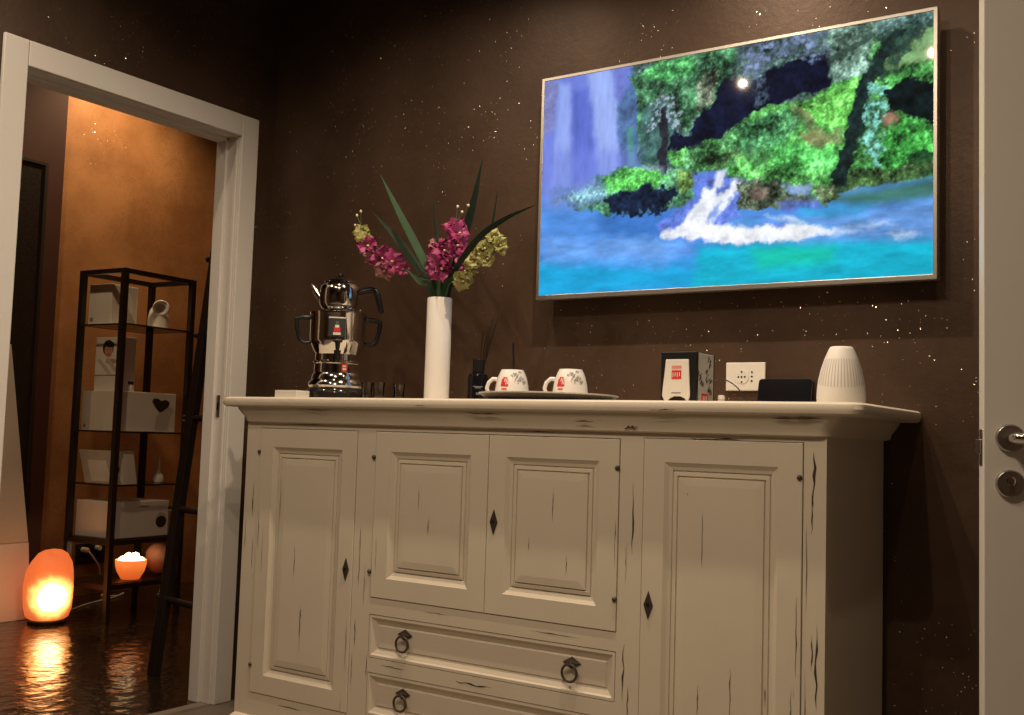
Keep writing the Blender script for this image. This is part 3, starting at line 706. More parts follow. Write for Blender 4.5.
gl0 = None
for i, (x, y_, lb) in enumerate(((.797, -.31, 'clear tea glass nearest the samovar'), (.846, -.31, 'clear tea glass in the middle, between samovar and white vase'), (.858, -.225, 'clear tea glass at the back, nearest the white vase'))):
    if gl0 is None:
        b = B(); b.lathe([(.0165, 0), (.018, .002), (.0165, .022), (.0175, .040), (.0195, .058), (.0185, .058), (.0165, .040), (.0155, .022), (.0155, .007), (.0001, .006)], seg=28)
        gl0 = b.build('tea_glass', M_glass, None, (x, y_, ZT)); o = gl0
    else:
        o = gl0.copy(); COL.objects.link(o); o.location = (x, y_, ZT)
    tag(o, lb, 'glass', 'tea glasses beside the samovar')

VX, VY = 1.051, -.28
b = B(); b.lathe([(.0355, 0), (.0385, .003), (.0385, .316), (.0375, .319), (.0355, .319), (.0350, .31), (.0345, .02), (.0001, .018)], seg=48)
tag(b.build('vase', M_white, None, (VX, VY, ZT), autos=35), 'tall white cylindrical vase holding artificial flowers', 'vase')

# flowers -----------------------------------------------------------
rnd = random.Random(5)
def petal(bb, M, L, Wd, cup, m=0):
    vs = []; fs = []; ns, nt_ = 6, 6; ph_ = rnd.random() * 6; cup += rnd.uniform(-.2, .2)
    for i in range(ns + 1):
        s = i / ns
        for j in range(nt_ + 1):
            t = -1 + 2 * j / nt_
            w = Wd * (math.sin(PI * min(1, s * .80 + .12)) ** .8)
            x = w * t; z = L * s * (1 - .14 * t * t * s); yv = cup * (s ** 1.6) * L - .30 * w * t * t + .16 * L * math.sin(4.5 * t + 4 * s + ph_) * s * s
            vs.append((x, yv, z))
    for i in range(ns):
        for j in range(nt_):
            a = i * (nt_ + 1) + j; fs.append((a, a + 1, a + nt_ + 2, a + nt_ + 1))
    bb.add(vs, fs, m, True, M)
def blossom(center, direc, r, mats, parent, base):
    bb = B(); d = Vector(direc).normalized()
    Q = d.to_track_quat('Z', 'Y').to_matrix().to_4x4()
    T = Matrix.Translation(Vector(center) - Vector(base)) @ Q
    a0 = rnd.random() * 6
    for ly, (k, tilt, ll) in enumerate(((3, 1.15, 1.0), (3, .85, .92), (2, .5, .6))):
        for i in range(k):
            a = a0 + ly * 1.05 + 2 * PI * i / k + rnd.uniform(-.15, .15)
            petal(bb, T @ Matrix.Rotation(a, 4, 'Z') @ Matrix.Rotation(tilt + rnd.uniform(-.15, .15), 4, 'X') @ Matrix.Translation((0, 0, .06 * r)), r * ll * rnd.uniform(.85, 1.15), r * rnd.uniform(.40, .56), -.25 + .1 * rnd.random())
    bb.ell((0, 0, r * .22), (r * .12, r * .12, r * .26), 8, 6, 1, T)
    bb.tube([(0, 0, -.35 * r), (0, 0, .1 * r)], [r * .06, r * .18], 8, 2, T)
    o = bb.build('blossom', mats, parent, recalc=False)
    return o
def curve(pts, n=14):
    P = [Vector(p) for p in pts]; P = [P[0] * 2 - P[1]] + P + [P[-1] * 2 - P[-2]]; out = []
    for i in range(1, len(P) - 2):
        for k in range(n):
            t = k / n; a, b_, c_, d_ = P[i - 1:i + 3]
            out.append(.5 * ((2 * b_) + (c_ - a) * t + (2 * a - 5 * b_ + 4 * c_ - d_) * t * t + (3 * b_ - a - 3 * c_ + d_) * t ** 3))
    out.append(P[-2]); return out
VB = (VX, VY, ZT + .02)
def into_vase(path):
    """keep the lowest points of a stem inside the vase's bore"""
    out = [Vector(p) for p in path]
    for i, lim in ((0, .014), (1, .028)):
        d = Vector((out[i].x - VX, out[i].y - VY, 0)); k = min(1.0, lim / max(d.length, 1e-6))
        out[i] = Vector((VX + d.x * k, VY + d.y * k, out[i].z))
    return out
def flower(label, path, heads, name='flower_stem', buds=()):
    path = into_vase(path)
    base = Vector(path[0])
    t = thing(name, label, 'flower', base, 0, 'artificial flower stems in the vase')
    b = B(); b.tube([p - base for p in curve(path)], .0028, 8); b.build('stem', M_stemg, t)
    for c, d, r, mt in heads:
        blossom(c, d, r * (1.02 if mt is M_yel else 1.10), [mt, M_cen, M_stemg], t, base)
    for p, q in buds:
        b = B(); b.tube([Vector(p) - base, Vector(q) - base], .0009, 6); b.ell(Vector(q) - base, (.0042, .0042, .0052), 10, 6, 1); b.build('bud', [M_stemg, M_cen], t)
    return t
cd = Vector((2.0, -2.6, 0)).normalized()
def D(x, z=.1, k=1.0): return Vector((x, 0, z)) + cd * k
Y = -.29
flower('flower stem leaning left with magenta blossoms and a yellow tip', [(VX - .022, VY, ZT + .03), (1.035, -.28, 1.43), (.955, -.285, 1.485), (.86, -.29, 1.545), (.775, -.29, 1.605), (.725, -.29, 1.665)],
       [((.732, Y, 1.640), D(-.3, .3), .030, M_yel), ((.752, Y - .01, 1.618), D(.2, .5), .030, M_yel), ((.772, Y - .01, 1.590), D(-.3, .1), .036, M_mag), 
        ((.835, Y - .01, 1.548), D(-.2, -.1), .038, M_mag), ((.868, Y - .01, 1.532), D(.3, .2), .036, M_mag), ((.905, Y, 1.512), D(.5, -.1), .024, M_mag), ((.850, Y - .02, 1.512), D(-.2, -.6), .032, M_pink), ((.790, Y - .01, 1.555), D(-.5, -.5), .028, M_pink), ((.745, Y, 1.600), D(-.6, 0), .026, M_yel)],
       buds=[((.725, -.29, 1.665), (.706, -.29, 1.700)), ((.728, -.29, 1.66), (.700, -.29, 1.668)), ((.725, -.29, 1.665), (.722, -.29, 1.712)), ((.735, -.29, 1.645), (.698, -.29, 1.640))])
flower('tallest magenta flower stem, upright in the middle of the vase', [(VX + .006, VY - .012, ZT + .03), (1.062, -.29, 1.43), (1.08, -.295, 1.50), (1.10, -.30, 1.57), (1.112, -.295, 1.64)],
       [((1.108, Y, 1.628), D(-.1, .6), .034, M_mag), ((1.130, Y - .01, 1.602), D(.4, .3), .036, M_mag), ((1.130, Y - .02, 1.565), D(.5, 0), .036, M_mag), ((1.095, Y - .03, 1.548), D(-.1, .1), .042, M_mag),
        ((1.060, Y - .02, 1.535), D(-.6, .1), .036, M_mag), ((1.085, Y - .03, 1.500), D(0, -.3), .040, M_mag), ((1.050, Y - .02, 1.500), D(-.5, -.3), .030, M_mag), ((1.150, Y - .01, 1.520), D(.7, -.1), .032, M_mag)],
       buds=[((1.112, -.295, 1.64), (1.135, -.295, 1.672)), ((1.112, -.295, 1.64), (1.158, -.295, 1.69)), ((1.112, -.295, 1.645), (1.118, -.295, 1.69))])
flower('pale pink flower stem half hidden behind the long leaf', [(VX - .008, VY + .015, ZT + .03), (1.045, -.26, 1.43), (1.025, -.255, 1.52), (1.008, -.25, 1.60)],
       [((1.008, -.25, 1.590), D(-.2, .4), .026, M_pink), ((1.018, -.255, 1.558), D(.3, .1), .026, M_pink), ((1.030, -.26, 1.525), D(-.2, 0), .024, M_pink)])
flower('yellow green flower stem leaning right towards the television', [(VX + .022, VY - .005, ZT + .03), (1.078, -.285, 1.425), (1.13, -.29, 1.475), (1.20, -.295, 1.535), (1.255, -.295, 1.595)],
       [((1.250, Y, 1.582), D(.3, .4), .032, M_yel), ((1.272, Y, 1.560), D(.6, 0), .028, M_yel), ((1.228, Y - .01, 1.548), D(-.1, .2), .033, M_yel), ((1.235, Y - .01, 1.522), D(.5, -.2), .030, M_yel), ((1.195, Y - .01, 1.522), D(-.3, .2), .033, M_yel),
        ((1.160, Y - .01, 1.488), D(-.3, 0), .033, M_yel), ((1.150, Y - .01, 1.462), D(.1, -.5), .032, M_yel), ])
def blade(label, path, w, mt, roll=0.0, tipf=.12):
    path = into_vase(path)
    base = Vector(path[0]); C = curve(path, 10); n = len(C); bb = B(); rings = []
    for i, p in enumerate(C):
        t = i / (n - 1); d = (C[min(i + 1, n - 1)] - C[max(i - 1, 0)]).normalized()
        vdir = (CAM - p).normalized()
        side = d.cross(vdir).normalized(); side = (Matrix.Rotation(roll, 3, d) @ side); nrm = side.cross(d).normalized()
        ww = w * min(1, .35 + 1.6 * max(0, t - .12)) * (.45 + .55 * math.sin(PI * min(1, .15 + t * .75))) * (1 - max(0, (t - (1 - tipf * 3)) / (tipf * 3)) ** 2) / 2 + .0004
        q = p - base
        rings.append([q - side * ww + nrm * ww * .25, q + nrm * -.0002, q + side * ww + nrm * ww * .25, q + side * ww + nrm * (ww * .25 - .0012), q - nrm * .0016, q - side * ww + nrm * (ww * .25 - .0012)])
    bb.loft(rings, 0, True)
    o = bb.build('leaf_blade', mt, None, base)
    return tag(o, label, 'leaf', 'long artificial leaves in the vase')
zb = ZT + .05
blade('broad bright green leaf blade rising to the upper left', [(VX - .004, -.300, zb), (1.050, -.305, 1.43), (1.00, -.31, 1.535), (.905, -.31, 1.68), (.806, -.30, 1.825)], .026, M_leaf, .35)
blade('tallest dark leaf blade standing almost upright above the magenta flowers', [(VX + .002, -.262, zb), (1.066, -.26, 1.43), (1.10, -.255, 1.56), (1.14, -.25, 1.70), (1.172, -.25, 1.84)], .027, M_leafd, .4)
blade('thin dark leaf between the broad green leaf and magenta flowers', [(VX - .018, -.268, zb), (1.043, -.265, 1.43), (1.022, -.26, 1.56), (1.002, -.255, 1.66), (.989, -.25, 1.745)], .011, M_leafd, .5)
blade('narrow dark leaf just left of the television, pointing straight up', [(VX + .020, -.270, zb), (1.080, -.265, 1.43), (1.15, -.25, 1.50), (1.20, -.24, 1.60), (1.226, -.24, 1.738)], .012, M_leafd, .5)
blade('long dark leaf bending right until it nearly touches the television', [(VX + .026, -.285, zb), (1.086, -.285, 1.43), (1.14, -.325, 1.492), (1.235, -.345, 1.577), (1.31, -.32, 1.632), (1.392, -.28, 1.674)], .021, M_leafd, .5)
blade('dull green leaf blade lowest on the left, behind the magenta flowers', [(VX - .026, -.275, zb), (1.028, -.27, 1.43), (.95, -.255, 1.51), (.84, -.245, 1.62), (.726, -.24, 1.722)], .026, M_leafd, .3)
blade('short green leaf at the vase mouth leaning left', [(VX - .030, -.292, zb), (1.025, -.295, 1.425), (.985, -.30, 1.465), (.94, -.305, 1.505)], .016, M_leaf, .2)
blade('short green leaf at the vase mouth leaning right', [(VX + .028, -.300, zb), (1.090, -.303, 1.43), (1.12, -.31, 1.47), (1.15, -.312, 1.515)], .016, M_leaf, .2)
blade('short pale green leaf upright at the centre of the vase mouth', [(VX + .010, -.310, zb), (1.068, -.314, 1.43), (1.078, -.318, 1.47), (1.09, -.318, 1.52)], .012, M_stemg, .2)

# reed diffuser
dx_, dy_ = 1.138, -.185
rd = thing('reed_diffuser', 'black reed diffuser bottle with dark reeds between the vase and the cups', 'diffuser', (dx_, dy_, ZT), face_cam(dx_, dy_))
b = B(); b.lathe([(.029, 0), (.032, .003), (.032, .078), (.029, .088), (.018, .094), (.0165, .100)], seg=36); b.build('bottle', M_gblack, rd, autos=35)
b = B(); b.lathe([(.0185, .098), (.0185, .134), (.017, .136), (.008, .136), (.008, .12)], seg=30); b.build('collar', M_black, rd, autos=35)
b = B(); rr_ = lambda z: .032
for z, t in ((.050, .48), (.046, .30), (.030, .16), (.026, .16)): patch(b, rr_, -t, t, z, z + .0022, .0006, 8, 1)
b.build('printed_label', M_grey, rd, recalc=False)
for k, (ax, ay) in enumerate(((.058, .01), (.040, -.01), (.048, .03), (.028, .015), (.012, -.012))):
    b = B(); b.tube([(-.004 + k * .002, 0, .02), (ax * .55, ay * .5, .18), (ax, ay, .275 - .012 * k)], .0016, 8); b.build('reed', M_wood, rd)

# tray with two upturned cups
tx, ty = 1.456, -.285
ZR = .0195
b = B(); b.lathe([(.150, 0), (.158, .003), (.182, .010), (.192, .0175), (.195, .0205)], seg=72, m=1, caps=(True, False)); b.lathe([(.195, .0205), (.199, .0215), (.199, .0245), (.195, .0250), (.190, .0225), (.180, .0145), (.160, .0085), (.0001, .008)], seg=72, caps=(False, True))
tag(b.build('tray', [M_tray, M_traydark], None, (tx, ty, ZT), autos=50), 'round hammered silver tray under the two cups', 'tray')
ZC = ZT + .0082
cprof = [(.0485, 0), (.0505, .003), (.0500, .020), (.0470, .043), (.0420, .064), (.0370, .077), (.0340, .082), (.0325, .0865), (.0300, .0865), (.0290, .083), (.0001, .0825)]
cf = interp(cprof)
def cup(x, y_, rz, label, full):
    t = thing('cup', label, 'cup', (x, y_, ZC), rz, 'upturned cups on the tray')
    b = B(); b.lathe(cprof, seg=48, caps=(False, True)); b.build('bowl', M_white, t, autos=50)
    b = B(); b.tube([(-.044, 0, .058), (-.056, 0, .059), (-.068, 0, .048), (-.073, 0, .032), (-.068, 0, .016), (-.057, 0, .010), (-.047, 0, .013)], [.0065, .006, .0058, .0058, .006, .0062, .0065], 12); b.build('handle', M_white, t)
    b = B(); patch(b, cf, -.74, -.24, .036, .058, .0007, 6, 3); patch(b, cf, -.64, -.34, .058, .063, .0007, 6, 2); patch(b, cf, -.52, -.46, .050, .060, .0014, 2, 2, 1, .04); patch(b, cf, -.42, -.37, .042, .058, .0014, 2, 2, 1, .04); patch(b, cf, -.32, -.27, .042, .058, .0014, 2, 2, 1, .04)
    patch(b, cf, -.66, -.32, .027, .031, .0007, 5, 1, 0)
    b.build('red_emblem', [M_red, M_white], t, recalc=False)
    b = B(); rr = random.Random(3)
    for a, z, ln, sl in ((.02, .072, .42, .03), (.10, .066, .30, .06), (.30, .050, .34, -.12), (.34, .044, .26, -.12), (.62, .060, .30, .1), (.72, .040, .26, -.1), (-.16, .066, .2, .05), (.46, .074, .3, 0), (.52, .052, .3, .05), (.12, .05, .2, -.1)):
        for k in range(4):
            a0 = a + ln * k / 4; zz = z + sl * -.03 * k + rr.uniform(-.002, .002)
            patch(b, cf, a0, a0 + ln / 4 * .72, zz, zz + .0058, .0007, 2, 1, 0, rr.uniform(.02, .07))
    b.build('script_lettering', M_grey, t, recalc=False)
cup(1.334, -.29, face_cam(1.334, -.29), 'white upturned cup with red emblem, left one on the tray', 1)
cup(1.530, -.29, face_cam(1.530, -.29) - .12, 'white upturned cup with red emblem, right one on the tray', 1)
b = B(); b.tube([(0, 0, 0), (.004, -.012, .08), (.006, -.022, .172)], .0032, 10)
tag(b.build('drink_stirrer', M_black, None, (1.290, -.212, ZT + .0085)), 'thin black stick standing upright behind the left cup', 'stirrer')

# napkin dispenser
nd = thing('napkin_dispenser', 'black napkin dispenser with white front panel and red square emblem', 'dispenser', (1.886, -.290, ZT))
w2, dp = .0495, .060
b = B(); b.box(-w2, w2, -dp, -dp + .016, 0, .134); b.box(-w2, w2, dp - .004, dp, 0, .134); b.box(-w2 + .001, w2 - .001, -dp + .016, dp - .004, 0, .004); b.build('body', M_black, nd, bevel=.002)
b = B(); b.box(-w2 + .0015, w2 - .0015, -dp + .016, dp - .004, .004, .132); b.build('sleeve', M_greybox, nd, bevel=.001)
pts = [(-.0340, .1140), (.0300, .1140), (.0315, .080), (.0335, .045), (.0350, .020), (.0315, .008), (.0260, .006), (.0200, .0135), (.0080, .0185), (-.0080, .0185), (-.0200, .0135), (-.0270, .006), (-.0370, .008), (-.0430, .020), (-.0410, .045), (-.0370, .080)]
b = B(); b.prism(pts, -dp - .004, -dp); fp = b.build('front_panel', M_paper, nd, bevel=.0012)
yf = -dp - .0046
b = B(); b.box(-.0165, .0105, yf, yf + .001, .063, .0855); b.box(-.0165, .0105, yf, yf + .001, .090, .0975, 1)
for k in range(4): b.box(-.0135 + k * .006, -.0115 + k * .006, yf - .0003, yf, .068 + .002 * (k % 2), .080, 2)
b.build('red_emblem', [M_red, M_redp, M_paper], fp)
b = B(); b.box(-.0165, .0095, yf, yf + .001, .0262, .0290); b.build('small_lettering', M_grey, fp)
b = B(); X = w2 - .0012
b.box(X - .001, X + .0004, -.020, .022, .0, .028); 
for k in range(3): b.box(X, X + .0008, -.012 + k * .010, -.008 + k * .010, .006, .022, 2)
rr = random.Random(9)
for cy_, cz in ((.028, .118), (.030, .100), (.012, .082), (-.030, .062), (-.020, .055), (.010, .062), (.034, .062), (-.034, .075), (.036, .036), (.020, .04)):
    for k in range(4):
        a = rr.uniform(.6, 1.4); L = rr.uniform(.008, .016); oy = cy_ + rr.uniform(-.008, .008); oz = cz + rr.uniform(-.006, .006)
        dy_, dz_ = math.cos(a) * L / 2, math.sin(a) * L / 2
        b.add([(X + .0006, oy - dy_ - .0019, oz - dz_), (X + .0006, oy - dy_ + .0019, oz - dz_), (X + .0006, oy + dy_ + .0019, oz + dz_), (X + .0006, oy + dy_ - .0019, oz + dz_)], [(0, 1, 2, 3)], 1)
b.build('side_print', [M_red, M_ink, M_paper], nd, recalc=False)

b = B(); b.lathe([(.0085, 0), (.0092, .002), (.0092, .022), (.0075, .026), (.004, .0265)], seg=20); b.lathe([(.0095, .014), (.0095, .0155)], seg=20, m=1)
tag(b.build('small_bottle', [M_wplast, M_paper2], None, (1.966, -.255, ZT)), 'tiny white capped bottle right beside the napkin dispenser', 'bottle')

# wall socket and the cable near it
ws = thing('wall_socket', 'white wall socket plate above the sideboard behind the phone', 'socket', (1.934, 0, 1.186))
b = B(); b.box(-.058, .058, -.009, 0, -.040, .040); b.build('plate', M_wplast, ws, bevel=.0025)
b = B(); b.lathe([(.0205, 0), (.0205, .0012), (.0203, .0015), (.0001, .0015)], (0, 0, 0), 32, 0, Matrix.Translation((-.010, -.009, 0)) @ RX)
for x, z in ((-.0195, -.001), (-.0100, -.001), (-.0005, -.001), (-.010, .013), (-.010, -.0155)): b.tube([(x, -.0105, z), (x, -.0118, z)], .0025, 10, 1)
b.build('socket_insert', [M_wplast, M_black], ws)
b = B()
for z in (.0125, 0, -.0125): b.tube([(.0195, -.0088, z), (.0195, -.0100, z)], .0027, 10, 0)
b.build('switch_holes', M_black, ws)
cb = thing('charging_cable', 'thin dark cable arching up between the napkin dispenser and the socket', 'cable', (1.90, -.10, ZT))
b = B(); b.tube([p - Vector((1.90, -.10, ZT)) for p in curve([(1.845, -.15, ZT + .0022), (1.858, -.125, 1.120), (1.874, -.105, 1.158), (1.892, -.10, 1.171), (1.915, -.10, 1.170), (1.945, -.10, 1.152), (1.970, -.10, 1.122), (1.982, -.10, ZT + .008)], 8)], .0017, 8); b.build('lead', M_black, cb)
b = B(); b.tube([(.082, 0, .010), (.084, -.002, .004), (.092, -.012, .0045)], [.003, .004, .004], 10); b.build('plug', M_wplast, cb)

# phone leaning on the wall
ph = thing('phone', 'black phone lying sideways, leaning on the wall beside the white socket', 'phone', (2.052, -.027, ZT + .001), 0)
Mt = Matrix.Rotation(math.radians(-14), 4, 'X')
def rrect(w, h, r, n=5):
    out = []
    for cx_, cz_, a0 in ((w - r, h - r, 0), (-w + r, h - r, PI / 2), (-w + r, r, PI), (w - r, r, 1.5 * PI)):
        for i in range(n + 1): t = a0 + PI / 2 * i / n; out.append((cx_ + r * math.cos(t), cz_ + r * math.sin(t)))
    return out
b = B(); b.prism(rrect(.077, .0850, .010), -.004, .004, M=Mt); b.build('body', M_black, ph, bevel=.001)
b = B(); b.prism(rrect(.075, .0830, .009), -.0043, -.0039, M=Mt @ Matrix.Translation((0, 0, .001))); b.build('screen', M_gblack, ph)

# humidifier
hx, hy = 2.302, -.34
hm = thing('aroma_humidifier', 'white tapered aroma humidifier with slit pattern at the right end of the sideboard', 'humidifier', (hx, hy, ZT), face_cam(hx, hy))
hp = [(.0520, 0), (.0555, .003), (.0562, .018), (.0553, .036), (.0525, .060), (.0468, .085), (.0388, .110), (.0300, .131), (.0262, .1375), (.0235, .1390), (.0200, .1385), (.0185, .130), (.0001, .128)]
b = B(); b.lathe(hp, seg=56); b.build('shell', M_wplast, hm, autos=40)
hf = interp(hp); b = B()
for k in range(44):
    t = 2 * PI * k / 44
    if abs((t + PI) % (2 * PI) - PI) < 1.25:
        z0 = .040 + .006 * (abs((t + PI) % (2 * PI) - PI)) ** 2; z1 = .108
        patch(b, hf, t - .022, t + .022, z0, z1, .0004, 1, 6)
b.build('slits', M_grey if False else mat('shadowed_slit_plastic', (.50, .47, .42, 1), .6), hm, recalc=False)
LIGHTS = [(.95, -.755, 40), (1.80, -.755, 82), (2.72, -.755, 20), (.25, -1.5, 30), (1.15, -2.05, 38), (2.02, -2.05, 42), (2.3, -2.3, 62)]
# ------------------------------------------------------------------ the back room
K2 = 1.02
def q3(x, y, z): return CAM + (Vector((x, y, z)) - CAM) * K2
def qz(z): return CAM.z + (z - CAM.z) * K2
nx_, ny_ = q3(-1.555, .505, 0)[:2]
ga, gb, gr = .350, .488, .06
ccx = nx_ - (ga / 2) * math.cos(gr) - (gb / 2) * math.sin(gr); ccy = ny_ - (ga / 2) * math.sin(gr) + (gb / 2) * math.cos(gr)
dc = thing('display_case', 'tall black steel display stand with glass shelves in the back room', 'display stand', (ccx, ccy, 0), gr)
HT = qz(1.785); SH = [qz(1.508), qz(.961), qz(.693)]; ZF = qz(.416); ZL = .182
hw = .0145
for sx_ in (-1, 1):
    for sy_ in (-1, 1):
        cx_, cy_ = sx_ * (ga / 2 - hw), sy_ * (gb / 2 - hw)
        b = B(); b.box(cx_ - hw, cx_ + hw, cy_ - hw, cy_ + hw, .30, HT)
        r_ = [[(cx_ - k + o, cy_ - k, z), (cx_ + k + o, cy_ - k, z), (cx_ + k + o, cy_ + k, z), (cx_ - k + o, cy_ + k, z)] for z, k, o in ((0, .011, sx_ * .006), (.03, .0115, sx_ * .004), (.12, .013, 0), (.30, .0145, 0))]
        b.loft(r_, 0, False); b.build('post', M_steel, dc)
def rail_frame(z, h, t):
    bb = B(); x0, x1, y0, y1 = -ga / 2 + hw * 2, ga / 2 - hw * 2, -gb / 2 + hw * 2, gb / 2 - hw * 2
    for s in (-1, 1):
        yc = s * (gb / 2 - hw); bb.box(x0, x1, yc - t, yc + t, z - h, z)
        xc = s * (ga / 2 - hw); bb.box(xc - t, xc + t, y0, y1, z - h, z)
    return bb
rail_frame(HT, .024, .014).build('top_rail', M_steel, dc)
rail_frame(ZF, .024, .014).build('middle_rail', M_steel, dc)
rail_frame(ZL, .026, .012).build('bottom_rail', M_steel, dc)
for z in SH:
    b = B(); b.box(-ga / 2 + .006, ga / 2 - .006, -gb / 2 + hw * 2, gb / 2 - hw * 2, z - .008, z); b.build('glass_shelf', M_glass, dc)
    b = B()
    for s in (-1, 1): b.box(-ga / 2 + hw * 2, ga / 2 - hw * 2, s * (gb / 2 - hw * 2 + .002) - .002, s * (gb / 2 - hw * 2 + .002) + .002, z - .009, z - .001); b.box(s * (ga / 2 - .004) - .002, s * (ga / 2 - .004) + .002, -gb / 2 + hw * 2, gb / 2 - hw * 2, z - .009, z - .001)
    b.build('shelf_edge', M_steel, dc)
b = B(); b.box(-ga / 2 + .02, ga / 2 - .02, -gb / 2 + .02, gb / 2 - .02, ZF - .006, ZF + .004); b.build('middle_panel', M_steel, dc)
b = B(); b.box(-ga / 2 + .02, ga / 2 - .02, -gb / 2 + .02, gb / 2 - .02, ZL - .006, ZL + .004); b.build('bottom_panel', M_steel, dc)

def carton(name, label, x0, x1, y0, y1, z0, h, prints=(), rz=gr, cat='box', group='product boxes on the display stand', mt=None):
    P = q3((x0 + x1) / 2, (y0 + y1) / 2, 0); hx_, hy_ = (x1 - x0) / 2 * K2, (y1 - y0) / 2 * K2
    t = thing(name, label, cat, (P.x, P.y, z0), rz, group)
    b = B(); b.box(-hx_, hx_, -hy_, hy_, 0, h); b.build('carton', mt or M_paper, t, bevel=.002)
    for nm, face, shapes, mats in prints:
        b = B()
        for i, (pts, m_) in enumerate(shapes):
            off = .0008 + .0004 * i
            if face == 'left': vs = [(-hx_ + a * 2 * hx_, -hy_ - off, c_ * h) for a, c_ in pts]
            else: vs = [(hx_ + off, -hy_ + a * 2 * hy_, c_ * h) for a, c_ in pts]
            b.add(vs, [tuple(range(len(vs)))], m_)
        b.build(nm, mats, t, recalc=False)
    return t
def oval(cx_, cy_, rx, ry, n=16, a0=0, a1=2 * PI): return [(cx_ + rx * math.cos(a0 + (a1 - a0) * i / n), cy_ + ry * math.sin(a0 + (a1 - a0) * i / n)) for i in range(n)]
rect = lambda x0, x1, y0, y1: [(x0, y0), (x1, y0), (x1, y1), (x0, y1)]
heart = [(.62, .62), (.55, .78), (.58, .86), (.66, .86), (.72, .80), (.80, .84), (.88, .78), (.86, .66), (.76, .54), (.70, .50)]
hand = [(.62, .05), (.64, .40), (.70, .50), (.82, .60), (.92, .66), (.96, .58), (.90, .40), (.86, .05)]
carton('product_box', 'white product box alone on the top glass shelf', -1.905, -1.735, .555, .725, SH[0] + .0005, .215, [('corner_mark', 'left', [(rect(.08, .22, .08, .18), 0)], [M_grey]), ('face_panel', 'right', [(rect(.05, .95, .04, .96), 0), (oval(.62, .5, .2, .35), 1)], [M_cloth, M_paper])])
carton('product_box', 'wide white product box printed with a dark heart, on the second glass shelf', -1.895, -1.605, .545, .905, SH[1] + .0005, .207, [('corner_mark', 'left', [(rect(.05, .11, .06, .15), 0)], [M_ink]), ('heart_print', 'right', [(hand, 1), (heart, 0)], [M_hair, M_paper2]), ('grey_band', 'left', [(rect(.0, .22, .0, 1.0), 0)], [M_paper2])])
carton('product_box', 'wide white product box lowest on the stand, just above the glowing bowl', -1.895, -1.605, .545, .895, ZF + .0045, .185, [('heart_print', 'right', [(oval(.86, .45, .11, .22), 1), (oval(.86, .40, .10, .17), 0)], [M_hair, M_paper2]), ('top_lettering', 'right', [(rect(.45, .62, .84, .88), 0)], [M_grey])])
face = [(oval(.45, .80, .20, .15), 1), (oval(.47, .75, .145, .125), 0), (oval(.52, .86, .16, .055), 1), (oval(.415, .77, .025, .010), 1), (oval(.535, .77, .025, .010), 1), (oval(.48, .68, .05, .012), 4), (oval(.45, .48, .42, .15), 2), (rect(.03, .87, .30, .46), 2), (oval(.60, .55, .20, .05), 0), ([(.1, .56), (.2, .60), (.62, .33), (.5, .31)], 3), ([(.4, .60), (.5, .62), (.82, .40), (.72, .36)], 3)]
carton('poster_box', 'upright white box printed with a dark-haired woman in a towel', -1.862, -1.650, .585, .665, SH[1] + .2082, .285, [('portrait_print', 'left', face, [M_skin, M_hair, M_white, M_paper2, M_red])], rz=gr)
P = q3(-1.620, .625, 0)
jr = thing('cream_jar', 'small white jar with a black lid beside the printed portrait box', 'jar', (P.x, P.y, SH[1] + .208))
b = B(); b.lathe([(.011, 0), (.0135, .003), (.0135, .030), (.010, .036)], seg=20); b.build('body', M_white, jr); b = B(); b.lathe([(.011, .036), (.0145, .037), (.0145, .052), (.012, .054), (.0001, .054)], seg=20); b.build('lid', M_black, jr)
# white device with a loop on the top shelf
P = q3(-1.70, .835, 0)
dv = thing('white_beauty_device', 'rounded white device with an open loop on the top glass shelf', 'device', (P.x, P.y, SH[0] + .0005), face_cam(P.x, P.y))
b = B(); b.lathe([(.046, 0), (.052, .004), (.055, .035), (.053, .070), (.046, .100), (.034, .120), (.016, .132), (.0001, .134)], seg=32); b.build('body', M_wplast, dv)
b = B(); b.torus((.012, -.048, .112), .034, .011, 'y', 32, 12); lp = b.build('loop', M_white, dv)
b = B(); b.lathe([(.024, 0), (.024, .004)], (0, 0, 0), 24, 0, Matrix.Translation((.012, -.046, .112)) @ RX); b.build('loop_insert', M_greybox, lp)
# slanted open presentation box and small bottle on the third shelf
P = q3(-1.72, .60, 0)
ob = thing('open_box', 'slanted white presentation box with a paler inset on the third glass shelf', 'box', (P.x, P.y, SH[2] + .0005), gr)
sl = [(-.130, 0), (.165, 0), (.125, .168), (-.190, .168)]
b = B(); b.prism(sl, -.045, .045); b.build('carton', M_paper2, ob, bevel=.002)
b = B(); b.prism([(-.075, .010), (.080, .010), (.020, .118), (-.118, .118)], -.0475, -.0452); b.build('inset', M_paper, ob)
b = B(); b.prism([(.100, .015), (.155, .015), (.118, .155), (.085, .155)], -.047, -.0452); b.prism(oval(.122, .075, .014, .018), -.048, -.0468, 'y', 1); b.build('side_print', [M_cloth, M_hair], ob)
P = q3(-1.70, .893, 0)
sbt = thing('glass_bottle', 'small slender glass bottle standing on the third glass shelf', 'bottle', (P.x, P.y, SH[2] + .0005))
b = B(); b.lathe([(.022, 0), (.027, .004), (.029, .020), (.024, .038), (.012, .052), (.009, .062), (.009, .070)], seg=24); b.build('flask', mat('frosted_pale_glass', (.62, .58, .52, 1), .25, var=.05), sbt)
b = B(); b.lathe([(.0105, .068), (.0105, .078), (.007, .086), (.007, .125), (.004, .140), (.0001, .142)], seg=20); b.build('stopper', mat('milky_stopper', (.45, .40, .34, 1), .3, var=.05), sbt)

